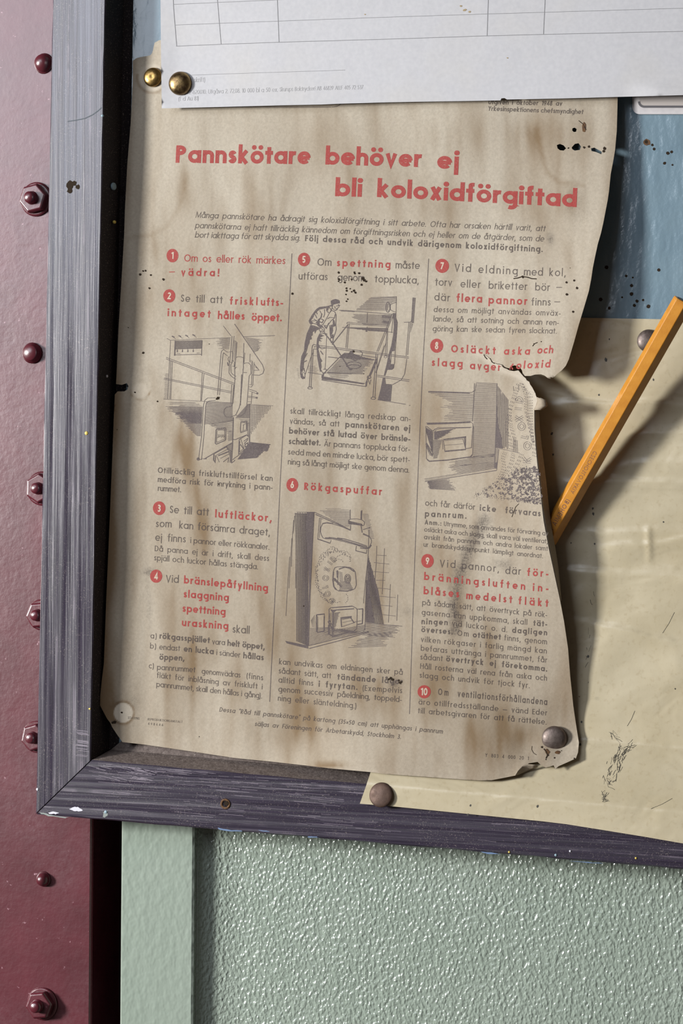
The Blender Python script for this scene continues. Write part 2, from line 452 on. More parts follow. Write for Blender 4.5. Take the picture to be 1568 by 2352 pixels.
    if ch == ':': return t*1.2, [_dot(t*.6, t*.55, t*.62), _dot(t*.6, X*.75, t*.62)]
    if ch == '-': return .30+t*.3, [[(.0, X*.46), (.30+t*.3, X*.46)]]
    if ch == '—': return .95, [[(.05, X*.5), (.90, X*.5)]]
    if ch == '(': return .24, [arc(.42, .40, .32, .74, 125, 235, 8)]
    if ch == ')': return .24, [arc(-.18, .40, .32, .74, 55, -55, 8)]
    if ch == '!': return t*1.2, [[(t*.6, .34), (t*.6, 1.05)], _dot(t*.6, t*.55, t*.66)]
    if ch == '"': return .28, [[(.06, .8), (.12, 1.08)], [(.2, .8), (.26, 1.08)]]
    if ch == '×': return .5, [[(.06, .12), (.46, .6)], [(.06, .6), (.46, .12)]]
    if ch == '/': return .4, [[(0, -.1), (.4, 1.1)]]
    return .3, []

def ribbon(pts, w, closed=False):
    """a flat pen stroke of width w along pts -> (verts2d, faces)"""
    n = len(pts)
    if n > 2 and hypot(pts[0][0]-pts[-1][0], pts[0][1]-pts[-1][1]) < 1e-6: closed = True; pts = pts[:-1]; n -= 1
    vs = []; h = w / 2
    for i in range(n):
        a = pts[i-1] if (i > 0 or closed) else None
        b = pts[i]; c = pts[(i+1) % n] if (i < n-1 or closed) else None
        def nrm(p, q):
            dx, dy = q[0]-p[0], q[1]-p[1]; L = hypot(dx, dy) or 1e-9
            return (-dy/L, dx/L)
        if a is None: nx, ny = nrm(b, c)
        elif c is None: nx, ny = nrm(a, b)
        else:
            n1, n2 = nrm(a, b), nrm(b, c)
            nx, ny = n1[0]+n2[0], n1[1]+n2[1]; L = hypot(nx, ny)
            if L < 1e-6: nx, ny = n1
            else:
                nx /= L; ny /= L
                k = min(1 / max(nx*n1[0]+ny*n1[1], .3), 2.2)
                nx *= k; ny *= k
        vs += [(b[0]+nx*h, b[1]+ny*h), (b[0]-nx*h, b[1]-ny*h)]
    fs = []
    for i in range(n if closed else n-1):
        j = (i+1) % n
        fs.append((2*i, 2*i+1, 2*j+1, 2*j))
    return vs, fs

def densify(pts, step=11):
    out = [pts[0]]
    for a, b in zip(pts, pts[1:]):
        k = max(1, int(hypot(b[0]-a[0], b[1]-a[1]) / step))
        out += [(lerp(a[0], b[0], i/k), lerp(a[1], b[1], i/k)) for i in range(1, k+1)]
    return out

class Print:
    """printed matter laid on a paper surface: fn(px,py,off) -> point, wf -> wear"""
    def __init__(s, fn, wf=None, off=0.00005): s.fn = fn; s.wf = wf; s.off = off; s.mb = MB()
    def put(s, vs, fs, off=None):
        o = s.off if off is None else off
        s.mb.add([s.fn(x, y, o) for x, y in vs], fs, 0, [(*s.wf(x, y), 1) for x, y in vs] if s.wf else None)
    def line(s, pts, w=1.0, z=None, off=None, step=11):
        if z: pts = [(z[0]+x/z[2], z[1]+y/z[2]) for x, y in pts]
        if len(pts) > 1: s.put(*ribbon(densify(pts, step), w), off)
    def fill(s, pts, z=None, off=None):
        if z: pts = [(z[0]+x/z[2], z[1]+y/z[2]) for x, y in pts]
        x0, x1 = min(p[0] for p in pts), max(p[0] for p in pts); y0, y1 = min(p[1] for p in pts), max(p[1] for p in pts)
        V = [Vector(p) for p in pts]; n = len(V)
        st = 10
        gx = x0 + st/2
        while gx < x1:
            gy = y0 + st/2
            while gy < y1:
                if pip(pts, gx, gy): V.append(Vector((gx, gy)))
                gy += st
            gx += st
        r = delaunay_2d_cdt(V, [(i, (i+1) % n) for i in range(n)], [], 0, 1e-4)
        vs = [(v.x, v.y) for v in r[0]]
        fs = [f for f in r[2] if pip(pts, sum(vs[i][0] for i in f)/3, sum(vs[i][1] for i in f)/3)]
        s.put(vs, fs, off)
    def hatch(s, a0, a1, b0, b1, n, w=0.7, z=None, jl=0.0, jr=0.0):
        """n lines from edge a0-a1 to edge b0-b1, ends ragged by jl / jr"""
        for i in range(n):
            t = i / max(1, n-1)
            p = (lerp(a0[0], a1[0], t), lerp(a0[1], a1[1], t)); q = (lerp(b0[0], b1[0], t), lerp(b0[1], b1[1], t))
            l, r = random.random()*jl, 1 - random.random()*jr
            s.line([(lerp(p[0], q[0], l), lerp(p[1], q[1], l)), (lerp(p[0], q[0], r), lerp(p[1], q[1], r))], w, z)
    def ell(s, cx, cy, rx, ry, w=1.0, z=None, a0=0, a1=360, fill=False):
        p = arc(cx, cy, rx, ry, a0, a1, 20)
        s.fill(p[:-1], z) if fill else s.line(p, w, z, step=30)
    def letters(s, ch, x, y, cap, t, dirx, diry, asp=0.92, slant=0.0, up=None, outline=0, off=None):
        """one glyph with its pen origin at pixel x, y"""
        w, g = glyph(ch, t)
        if up is None: up = (0.045, -1.0)
        for st in g:
            if isinstance(st, tuple): poly = st[1]; vs, fs = poly, [tuple(range(len(poly)))]
            else: vs, fs = ribbon(st, t)
            q = [(x + (gx*asp + gy*slant)*cap*dirx + gy*cap*up[0], y + (gx*asp + gy*slant)*cap*diry + gy*cap*up[1]) for gx, gy in vs]
            if outline and not isinstance(st, tuple):
                s.line(q[0::2], outline, off=off); s.line(q[1::2], outline, off=off)
            else: s.put(q, fs, off)
        return w
    def text(s, txt, z, p0, p1, cap, t, slant=0.0, asp=0.90, up=None, track=None, off=None):
        """txt set between two baseline points (zoom coordinates z), tracked to fit"""
        x0, y0 = z[0]+p0[0]/z[2], z[1]+p0[1]/z[2]; x1, y1 = z[0]+p1[0]/z[2], z[1]+p1[1]/z[2]
        L = hypot(x1-x0, y1-y0); dx, dy = (x1-x0)/L, (y1-y0)/L
        Wn = L / cap
        wg = sum(glyph(c, t)[0] for c in txt if c != ' ') * asp
        words = txt.split(' '); ns = len(words)-1; nl = sum(len(w)-1 for w in words)
        tr = track if track is not None else 0.12
        a = asp
        if ns:
            sp = (Wn - wg - nl*tr) / ns
            if sp < 0.46: sp = 0.46; tr = (Wn - wg - ns*sp) / max(nl, 1)
            elif sp > 0.80 and track is None: sp = 0.80; tr = min((Wn - wg - ns*sp) / max(nl, 1), 0.22); sp = (Wn - wg - nl*tr) / ns
        else: sp = 0; tr = (Wn - wg) / max(nl, 1)
        if tr < 0.085:
            tr = 0.085; k = (Wn - nl*tr - ns*sp) / wg; a = asp*k
        x = 0
        for wi, w in enumerate(words):
            for i, c in enumerate(w):
                s.letters(c, x0+x*cap*dx, y0+x*cap*dy, cap, t, dx, dy, a, slant, up, off=off)
                x += glyph(c, t)[0]*a + (tr if i < len(w)-1 else 0)
            x += sp
    def build(s, name, mat, parent): return s.mb.build(name, mat, parent, wear=True)

# ------------------------------------------------------------------ setting: wall behind, near-black sheet standing for the gap's shade
def wall_mesh():
    """rough painted wall: a flat pilaster strip, then a shallow hollow to its right"""
    yf, yb = 0.0056, 0.0135
    xl = P(276, 2100, yf).x; xs = P(446, 2100, yf).x
    prof = [(xl, 0.13), (xl, yf + 0.001), (xl + 0.001, yf), (xs - 0.0012, yf), (xs - 0.0003, yf + 0.0006), (xs, yf + 0.002)]
    for i in range(1, 25):
        a = i / 24
        prof.append((xs + 0.020 * (1 - cos(a * pi / 2)) + 0.0006, yf + 0.002 + (yb - yf - 0.002) * sin(a * pi / 2)))
    prof += [(xs + 0.10, yb), (0.60, yb)]
    mb = MB()
    zs = (-0.42, 0.42)
    vs = [(x, y, z) for z in zs for x, y in prof]; n = len(prof)
    for i in range(n - 1): mb.add([vs[i], vs[i + 1], vs[n + i + 1], vs[n + i]], [(0, 1, 2, 3)], 1 if i < 4 else 0)
    return mb
o = wall_mesh().build('wall_back', [M['green'], M['green_smooth']], smooth=False); o['kind'] = 'structure'
mb = MB()
mb.add([(-0.60, 0.13, -0.42), (0.0, 0.13, -0.42), (0.0, 0.13, 0.42), (-0.60, 0.13, 0.42)], [(0, 1, 2, 3)])
o = mb.build('recess_shade_backing', M['void_shade']); o['kind'] = 'structure'

# ------------------------------------------------------------------ red steel post with its bolts
YP = 0.014
post = empty('steel_post', P(60, 2352, YP), 'oxblood red painted steel post with bolts and rivets, left of the notice board', 'post')
mb = MB()
xr = P(208, 2100, YP).x
prof = [(-0.36, YP), (xr - 0.0006, YP), (xr, YP + 0.0006), (xr, YP + 0.0022), (xr - 0.0006, YP + 0.0026), (xr - 0.012, YP + 0.0026), (xr - 0.014, YP + 0.09), (-0.36, YP + 0.09)]
n = len(prof)
vs = [(x, y, z) for z in (-0.42, 0.42) for x, y in prof]
mb.add(vs, [(i, (i + 1) % n, n + (i + 1) % n, n + i) for i in range(n)] + [tuple(range(n)), tuple(reversed(range(n, 2 * n)))])
mb.build('post_plate', M['red_paint'], post)
S0 = FPX / DIST        # pixels per metre near the board, facing the lens

def rivet(px, py, r, hgt, name='rivet', flange=0):
    c = P(px, py, YP)
    prof = []
    if flange: prof += [(r * 1.25, 0), (r * 1.25, .0008), (r * 1.05, .0016)]
    else: prof += [(r * 1.12, 0), (r * 1.03, .0006)]
    if flange: prof += [(r, .0024), (r * .97, hgt * .85), (r * .86, hgt), (0, hgt * 1.02)]
    else: prof += [(r * cos(a * pi / 2 / 9), .0006 + (hgt - .0006) * sin(a * pi / 2 / 9)) for a in range(10)]
    mb = MB(); mb.add(*lathe(prof, 36, c), smooth=True)
    return mb.build(name, M['red_paint'], post)
def hex_nut(px, py, rad, hgt, rb, hb, rot=0.2, washer=True):
    c = P(px, py, YP)
    mb = MB()
    if washer: mb.add(*lathe([(rad * 1.12, 0), (rad * 1.12, .0009), (rad * 1.0, .0013)], 36, c))
    hx = lambda r, h: [c + Vector((r * cos(rot + k * pi / 3), -h, r * sin(rot + k * pi / 3))) for k in range(6)]
    rings = [hx(rad, .001), hx(rad, hgt - .0010), hx(rad * .90, hgt)]
    vs = [v for r in rings for v in r]
    fs = [(i * 6 + k, i * 6 + (k + 1) % 6, (i + 1) * 6 + (k + 1) % 6, (i + 1) * 6 + k) for i in range(2) for k in range(6)] + [tuple(range(12, 18))]
    mb.add(vs, fs)
    nut = mb.build('hex_nut', M['red_paint'], post, bevel=0.0005)
    mb = MB(); mb.add(*lathe([(rb * 1.25, hgt - .0004), (rb * 1.05, hgt + .0002), (rb, hgt + hb * .5), (rb * .93, hgt + hb * .8), (rb * .6, hgt + hb), (0, hgt + hb * 1.03)], 28, c), smooth=True)
    mb.build('bolt_end', M['red_paint'], nut)
    return nut
bpy.context.view_layer.update()
rivet(101, 146, .0040, .0042)
hex_nut(84, 458, .0066, .0046, .0026, .0036)
rivet(75, 811, .0036, .0034, 'bolt_head', 1)
hex_nut(98, 1122, .0066, .0046, .0024, .0034, 0.5)
hex_nut(97, 1412, .0060, .0046, .0024, .0034, 0.1)
hex_nut(86, 1692, .0062, .0046, .0024, .0034, 0.3)
rivet(101, 2019, .0030, .0040, 'screw_head')
hex_nut(98, 2305, .0063, .0048, .0026, .0036, 0.15)

# ------------------------------------------------------------------ notice board: panel, stile, rail
YF = -0.014
board = empty('notice_board', P(208, 1750, 0), 'blue painted notice board in a dark violet black wooden frame, scratched along its bottom rail', 'notice board')
T0, T1 = P(121.6, -70, YF), P(241.3, -70, YF)
C0, C1 = P(81.5, 1869, YF), P(206, 1747, YF)
R0, R1 = P(1760, 2013, YF), P(1760, 1885, YF)
# corner radius irregularity is left to the bevel
PROF = [(0.0, 0.0), (0.0, YF + .0006), (.0006, YF), (1.0, YF), ('i', .0004, YF + .0004), ('i', .0034, -.0024), ('i', .0042, -.0020), ('i', .0062, -.0003), ('i', .0066, 0.0)]
def stave(E0, E1, name, mats):
    """one mitred stave: E0/E1 outer and inner front edge at the far end, C0/C1 at the mitre"""
    wE = (E1 - E0).length; wC = (C1 - C0).length
    def pt(base0, base1, q, wid):
        if len(q) == 3: f = 1 + q[1] / wid; y = q[2]
        else: f = q[0] if q[0] in (0.0, 1.0) else q[0] / wid; y = q[1]
        p = base0 + (base1 - base0) * f
        return Vector((p.x, y, p.z))
    # the width across the stave is the same at both ends; the mitre is longer on the diagonal
    W_ = wE
    N = 60; vs = []; n = len(PROF)
    for i in range(N + 1):
        t = i / N
        b0, b1 = E0.lerp(C0, t), E1.lerp(C1, t)
        for k, q in enumerate(PROF):
            p = pt(b0, b1, q, W_)
            if k in (1, 2, 3, 4): # worn, slightly uneven edges
                p.z += .00025 * noise.noise(Vector((p.x * 90, k, p.z * 90)))
                p.x += .00025 * noise.noise(Vector((p.x * 90, k + 9, p.z * 90)))
            vs.append(p)
    fs, mi = [], []
    for i in range(N):
        for k in range(n - 1):
            fs.append((i*n + k, (i+1)*n + k, (i+1)*n + k + 1, i*n + k + 1)); mi.append(0 if k < 4 else 1)
    fs += [tuple(range(n)), tuple(reversed(range(N*n, N*n + n)))]; mi += [0, 0]
    mb = MB()
    for f, k in zip(fs, mi): pass
    mb.v = [tuple(v) for v in vs]; mb.f = [list(f) for f in fs]; mb.mi = mi; mb.w = []; mb.smooth = [False] * len(fs)
    return mb
stile_mb = stave(T0, T1, 'frame_stile', None)
C0s, C1s = C0, C1
ffn = lambda x, y, off: P(x, y, YF - off)
def strokes(mb, gen, mi):
    for x, y, l, sl, wv in gen:
        q = [ffn(x, y, .00006), ffn(x + l, y + sl * l, .00006), ffn(x + l * .98, y + sl * l + wv, .00006), ffn(x, y + wv, .00006)]
        mb.add(q, [(0, 1, 2, 3)], mi)
stile_mb.w = [(0, 0, 0, 1)] * len(stile_mb.v)
strokes(stile_mb, [(random.uniform(174, 180), random.uniform(1672, 1745), 26, .12, random.uniform(.6, 1.1)) for _ in range(16)], 2)
v2, f2 = ribbon([(155, 279), (175, 276), (195, 272), (212, 264), (226, 254), (233, 247)], 2.2); stile_mb.add([ffn(a, b, .00006) for a, b in v2], f2, 3)
for x, y, r in ((162, 425, 9), (178, 429, 5), (160, 438, 6), (171, 421, 5)):
    pass
t = NT('bare_scratch'); M['scratch'] = t.done((0.25, 0.215, 0.26), 0.5)
t = NT('chip_blue'); M['chip_blue'] = t.done((0.12, 0.19, 0.33), 0.5)
t = NT('chip_sage'); M['chip_sage'] = t.done((0.22, 0.25, 0.235), 0.5)
t = NT('scratch_dark'); M['scratch_dark'] = t.done((0.03, 0.045, 0.06), 0.5)
stile = stile_mb.build('frame_stile', [M['stile'], M['reveal'], M['scratch'], M['scratch_dark']], board)
# a hair wide open mitre joint
C0, C1 = C0s + Vector((.00035, 0, -.0002)), C1s + Vector((.00035, 0, -.0002))
rail_mb = stave(R0, R1, 'frame_rail', None)
rail_mb.w = [(0, 0, 0, 1)] * len(rail_mb.v)
rail_line = lambda x: 1747 + .089 * (x - 206)
gen = []
while len(gen) < 150:
    x = random.uniform(190, 1500); y = rail_line(x) + random.random() ** 1.4 * 105 + 4; l = random.uniform(12, 80)
    if x > 800 and random.random() < .75: continue
    if y < 1866 + .088 * (x - 86) - 6 and y > 1867 - (x - 86) + 8: gen.append((x, y, l, random.gauss(.078, .012), random.uniform(.25, .6)))
for _ in range(26):
    x = random.uniform(200, 330); y = rail_line(x) + random.uniform(4, 40); gen.append((x, y, random.uniform(15, 50), random.gauss(.2, .04), random.uniform(.4, .9)))
strokes(rail_mb, gen, 2)
rail = rail_mb.build('frame_rail', [M['rail'], M['dust'], M['scratch']], board)

mb = MB()
pl = [T0 + Vector((.002, 0, 0)), C0s + Vector((.002, 0, .002)), R0 + Vector((0, 0, .002)), P(1760, -70, YF)]
vs = [Vector((p.x, 0.0002, p.z)) for p in pl] + [Vector((p.x, 0.005, p.z)) for p in pl]
mb.add(vs, [(0, 1, 2, 3), (7, 6, 5, 4), (0, 4, 5, 1), (1, 5, 6, 2), (2, 6, 7, 3), (3, 7, 4, 0)])
# pin holes in the blue paint
def blob(mb, fn, cx, cy, r, mi, off, asp=1.0, jag=0.25, wear=None, n=11):
    k = random.random() * 9
    vs = [fn(cx, cy, off)] + [fn(cx + r * (1 + jag * noise.noise(Vector((i * 1.3, k, 0)))) * cos(2*pi*i/n), cy + r * asp * (1 + jag * noise.noise(Vector((i * 1.3, k, 0)))) * sin(2*pi*i/n), off) for i in range(n)]
    mb.add(vs, [(0, 1 + i, 1 + (i + 1) % n) for i in range(n)], mi, [(0, 0, 0, 1)] * (n + 1))
bfn = lambda x, y, off: P(x, y, 0.0002 - off)
ZN = (1300, 180, 4.056)
for x, y, r in ((800, 620, 12), (817, 658, 13), (945, 697, 16), (980, 685, 13), (915, 790, 14), (988, 806, 9), (860, 1785, 15), (558, 1840, 12), (620, 1855, 9), (607, 1930, 15),
                (607, 2008, 18), (658, 2075, 15), (633, 2115, 15), (715, 2065, 11), (765, 2125, 18), (375, 1760, 18), (400, 2140, 14), (320, 2060, 18), (520, 2040, 9), (745, 590, 16)):
    blob(mb, bfn, ZN[0] + x / ZN[2], ZN[1] + y / ZN[2], r / ZN[2], 1, .00008)
blob(mb, bfn, 1485, 327, 8, 2, .00006, jag=.5)
panel = mb.build('backing_panel', [M['blue'], M['hole'], M['rust']], board)

def disc_part(name, mat, p, r, thick, parent, ax=Vector((0, -1, 0)), dome=True):
    mb = MB()
    mb.add(*lathe([(r, -.0004), (r * .97, thick * .4), (r * .8, thick * .8), (0, thick)], 18, p, ax), smooth=True)
    return mb.build(name, mat, parent)
# knot hole in the stile, rusty screw in the rail
mb = MB()
for x, y, r in ((162, 425, 9), (178, 429, 5), (160, 438, 6), (171, 421, 5)): blob(mb, ffn, x, y, r, 0, .00012 + r * 1e-6, 1.1, .5)
mb.build('nail_hole', M['hole'], stile)
c = P(517.5, 1846.5, YF)
mb = MB(); mb.add(*lathe([(.0022, 0), (.0021, .0003), (.0013, .0002), (.0010, -.0008), (0, -.0009)], 24, c), smooth=True)
scr = mb.build('screw', M['rust'], rail)
mb = MB(); blob(mb, ffn, 519, 1845, 5.2, 0, .0004, 1.0, .3)
mb.build('screw_hole', M['hole'], scr)
for nm, px, py, fr, r in (('drop_blue', 261, 428, .58, 9), ('drop_yellow', 263, 510, .60, 4), ('drop_yellow', 198.5, 995, None, 4.5), ('drop_blue', 235.5, 266, .02, 3), ('drop_yellow', 207, 1628, .03, 3),
                         ('drop_white', 245, 864, .50, 3.5), ('drop_white', 86, 1813, None, 3.5), ('drop_blue', 243, 1865, None, 4), ('drop_yellow', 1169, 1957, None, 2.5),
                         ('drop_yellow', 1460, 1971, None, 2.5), ('drop_white', 1309, 1955, None, 2.5), ('drop_blue', 1276, 1964, None, 3)):
    y = YF if fr is None else lerp(YF, -.0024, fr)
    ax = Vector((0, -1, 0)) if fr is None else Vector((.96, -.28, 0))
    disc_part('paint_drop', M[nm], P(px, py, y), r / S0, .0003 if fr is None else .0005, stile if py < 1850 else rail, ax)
# chipped, bare patches on the mitre corner and along the rail's lower arris
def chip(pts, mat):
    q = []
    for (ax_, ay_), (bx_, by_) in zip(pts, pts[1:] + pts[:1]):
        for k in range(3):
            x, y = lerp(ax_, bx_, k / 3), lerp(ay_, by_, k / 3); q.append(ffn(x + random.gauss(0, .7), y + random.gauss(0, .5), .00008))
    mb = MB(); mb.add(q, [tuple(range(len(q)))]); mb.build('paint_chip', M[mat], rail)
chip([(159, 1859), (168, 1854), (180, 1853), (191, 1862), (180, 1864), (170, 1863)], 'drop_white')
chip([(110, 1867), (122, 1864), (136, 1867), (128, 1870), (114, 1870)], 'drop_white')
chip([(90, 1866), (100, 1867), (120, 1872), (158, 1877), (150, 1879), (112, 1874), (94, 1870)], 'chip_sage')
for q in ([(500, 1901), (520, 1905), (553, 1908), (556, 1910), (530, 1910), (502, 1905)], [(706, 1921), (728, 1922), (732, 1924), (708, 1924)], [(594, 1907), (612, 1908), (620, 1910), (598, 1909)], [(1104, 1956), (1140, 1960), (1150, 1963), (1120, 1962)], [(1306, 1977), (1350, 1980), (1386, 1983), (1350, 1982)]): chip(q, 'chip_blue')
chip([(238, 1866), (246, 1862), (247, 1873), (240, 1878), (236, 1876)], 'chip_sage')

# ------------------------------------------------------------------ sheets of paper
def sheet(outline, fn, step, thick, wf=None, holes=(), fine=()):
    """a paper: outline in photo pixels, fn(px,py,off) its surface, with a real back and edges"""
    outline = densify(list(outline) + [outline[0]], step)[:-1]
    n = len(outline)
    V = [Vector(p) for p in outline]
    E = [(i, (i + 1) % n) for i in range(n)]
    for hp in holes:
        b = len(V); V += [Vector(p) for p in hp]; E += [(b + i, b + (i + 1) % len(hp)) for i in range(len(hp))]
    x0, x1 = min(p[0] for p in outline), max(p[0] for p in outline); y0, y1 = min(p[1] for p in outline), max(p[1] for p in outline)
    gy = y0 + step * .4; odd = 0
    while gy < y1:
        gx = x0 + step * (.3 if odd else .8)
        while gx < x1:
            if pip(outline, gx, gy): V.append(Vector((gx, gy)))
            gx += step
        gy += step * .9; odd ^= 1
    for cx, cy, cr in fine:
        for a in range(int(-cr), int(cr) + 1, 3):
            for b in range(int(-cr), int(cr) + 1, 3):
                if a * a + b * b < cr * cr and pip(outline, cx + a, cy + b): V.append(Vector((cx + a + .37, cy + b + .21)))
    r = delaunay_2d_cdt(V, E, [], 0, 1e-3)
    P2 = [(v.x, v.y) for v in r[0]]
    fs = []
    for f in r[2]:
        cx, cy = sum(P2[i][0] for i in f) / 3, sum(P2[i][1] for i in f) / 3
        if pip(outline, cx, cy) and not any(pip(hp, cx, cy) for hp in holes): fs.append(tuple(f))
    cnt = {}
    for f in fs:
        for a, b in zip(f, f[1:] + f[:1]): cnt[(a, b)] = cnt.get((a, b), 0) + 1
    bd = [e for e in cnt if (e[1], e[0]) not in cnt]
    nv = len(P2)
    mb = MB()
    front = [fn(x, y, 0) for x, y in P2]; back = [fn(x, y, -thick) for x, y in P2]
    used = sorted({i for e in bd for i in e}); rk = {i: k for k, i in enumerate(used)}
    wr = [(*wf(x, y), 1) for x, y in P2] * 2 if wf else None
    mb.add(front + back, [tuple(f) for f in fs] + [tuple(nv + i for i in reversed(f)) for f in fs] + [], 0, wr, True)
    m = len(used)      # the cut edge has corners of its own, so the faces stay crisp
    mb.add([front[i] for i in used] + [back[i] for i in used], [(rk[b], rk[a], m + rk[a], m + rk[b]) for a, b in bd], 0, [wr[i] for i in used] * 2 if wf else None, False)
    return mb

# --- yellowed varnished paper, bending out over the bottom rail
def d_yellow(px, py):
    line = 1747 + .089 * (px - 206)
    t = (py - (line - 150)) / 146
    base = .0009 if t < 0 else lerp(.0009, .0158, min(t, 1))
    if t > 1: base += .0012 * sstep(1, 1.9, t) + .0012 * sstep(1150, 1560, px) * (t - 1)
    # low creases and cockles running across
    c = 0
    for ya, yb, xa, a, wd in ((927, 925, 1300, .0008, 6), (1102, 1108, 1320, .0007, 6), (1310, 1322, 1270, .0006, 5), (1418, 1475, 1290, .0006, 5), (1290, 1310, 1480, .0005, 5), (1262, 1240, 1400, .0005, 7), (1222, 1216, 1345, .0004, 5), (1010, 990, 1420, .0004, 6), (1352, 1335, 1470, .0004, 6), (1075, 1060, 1400, .0003, 7)):
        yy = lerp(ya, yb, (px - 1300) / 260) + 9 * noise.noise(Vector((px * .011, ya, 0))) + 2 * noise.noise(Vector((px * .05, ya, 0)))
        f = sstep(xa - 50, xa + 30, px)
        e = (py - yy) / wd
        c += a * f * (math.exp(-e * e) if e < 0 else math.exp(-(e / 3.2) ** 2))      # steep above, easy below
    xx = 1490 + 6 * noise.noise(Vector((py * .02, 1, 0)))
    c += .0005 * math.exp(-((px - xx) / 6) ** 2) * sstep(1200, 1225, py) * (1 - sstep(1275, 1300, py))
    c += .0010 * sstep(1250, 1400, px) * sstep(800, 900, py) * (1 - sstep(1500, 1650, py)) * (noise.noise(Vector((px * .008, py * .011, 3))) + .3)
    return base + max(c, 0)
yfn = lambda x, y, off: P(x, y, -d_yellow(x, y) - off)
yo = [(826, 1846), (838, 1812), (850, 1776), (860, 1735), (876, 1000), (888, 724), (1100, 727), (1345, 730), (1560, 734), (1740, 737), (1740, 1962), (1560, 1936), (1480, 1922), (1400, 1909), (1300, 1893), (1250, 1887), (1130, 1875), (1000, 1862), (900, 1852)]
mb = sheet(yo, yfn, 7, .00018)
def scribble(mb, fn, path, n, spread, w, mi, off=.00006):
    for _ in range(n):
        k = random.uniform(0, len(path) - 1.01); i = int(k); a, b = path[i], path[i + 1]
        x = lerp(a[0], b[0], k - i) + random.gauss(0, spread); y = lerp(a[1], b[1], k - i) + random.gauss(0, spread)
        ang = math.atan2(b[1] - a[1], b[0] - a[0]) + random.gauss(0, .35); l = random.uniform(4, 17)
        pts = [(x - cos(ang) * l / 2, y - sin(ang) * l / 2), (x + random.gauss(0, 1), y + random.gauss(0, 1)), (x + cos(ang) * l / 2, y + sin(ang) * l / 2)]
        v2, f2 = ribbon(pts, random.uniform(.25, w * .7)); mb.add([fn(p, q, off) for p, q in v2], f2, mi)
ZM = (1250, 1250, 3.1352); zz = lambda z, pts: [(z[0] + x / z[2], z[1] + y / z[2]) for x, y in pts]
scribble(mb, yfn, zz(ZM, [(450, 1320), (510, 1390), (550, 1440), (520, 1520), (500, 1560)]), 40, 3, 1.4, 1)
scribble(mb, yfn, zz(ZM, [(640, 1440), (580, 1490), (540, 1560), (530, 1640), (480, 1720)]), 55, 3.5, 1.5, 1)
scribble(mb, yfn, zz(ZM, [(490, 1560), (470, 1640), (440, 1700), (480, 1740)]), 26, 4, 1.2, 1)
scribble(mb, yfn, zz(ZM, [(440, 1790), (430, 1830), (450, 1840)]), 22, 3, 1.5, 1)
scribble(mb, yfn, zz(ZM, [(360, 330), (330, 460), (310, 810), (320, 1080)]), 9, 2.5, 1.2, 1)
for a, b in (((765, 1905), (920, 1830)), ((850, 640), (935, 490)), ((595, 1310), (650, 1200))):
    q = zz(ZM, [a, b]); v2, f2 = ribbon([q[0], ((q[0][0]+q[1][0])/2 + 1, (q[0][1]+q[1][1])/2 + 1.5), q[1]], .8); mb.add([yfn(x, y, .00006) for x, y in v2], f2, 1)
for x, y, r in ((1391, 826, 3.2), (1399, 779, 1.6), (1374, 1073, 2.4), (1361, 1168, 2.4), (1362, 1180, 2.6), (1365, 1249, 1.8), (1234, 1852, 2.6), (1311, 1247, 1.5), (1335, 1658, 2), (1332, 1710, 2.5), (1375, 907, 2), (1500, 872, 2), (1523, 1199, 1.6), (1350, 1508, 2.6),
                (1080, 1850, 2), (1074, 1871, 2), (1550, 1582, 1.5), (1267, 996, 2.6), (1270, 1044, 2.2)):
    blob(mb, yfn, x, y, r, 1, .00006, 1.3, .6)
yel = mb.build('paper_sheet', [M['yellow'], M['scuff']])
tag(yel, 'yellowed creased paper sheet pinned behind the torn poster, lapping over the bottom rail', 'paper')
# a little torn tongue standing up from the scuffed spot
# ------------------------------------------------------------------ the poster
GX = [215, 262, 340, 600, 850, 1000, 1120, 1220, 1300, 1425]
GY = [90, 260, 450, 650, 850, 1000, 1200, 1400, 1600, 1700, 1800]
GV = [[3, 2, 2, 2, 3, 3.5, 4, 4.5, 5, 5.5],
      [3.5, 2.5, 2, 2, 3, 4, 4.4, 4.6, 5, 5.5],
      [6.5, 4.5, 2, 2.5, 3, 3.9, 4.8, 5.9, 7.0, 9.0],
      [7.5, 5.0, 2.5, 2.5, 3, 4.2, 6, 8.5, 11, 15],
      [8.5, 5.8, 3, 3, 3.5, 5, 7.4, 10.8, 13.5, 16],
      [9.0, 6.0, 3, 3, 3.5, 5, 8.2, 13.2, 17, 19],
      [9.5, 6.0, 3, 3, 3.5, 5, 8.2, 13.2, 17, 19],
      [10., 6.2, 3, 3, 3.5, 5, 6.5, 8.5, 10., 11.5],
      [10., 6.4, 3, 3.2, 4.5, 5.5, 5.0, 4.8, 4.8, 5.4],
      [9.0, 6.0, 3.2, 3.8, 7.8, 8.3, 7.2, 4.8, 3.6, 4.0],
      [8.0, 6.0, 4.2, 6.5, 16, 15.8, 15.5, 15.2, 15.2, 15.5]]
d_grid = grid_fn(GX, GY, GV)
TEAR = [(1098, 804), (1106, 810), (1125, 826), (1132, 833), (1150, 838), (1163, 846), (1175, 848), (1188, 848), (1197, 857), (1210, 868), (1300, 868)]
def tear_y(px):
    for a, b in zip(TEAR, TEAR[1:]):
        if px <= b[0]: return lerp(a[1], b[1], (px - a[0]) / (b[0] - a[0]))
    return 868
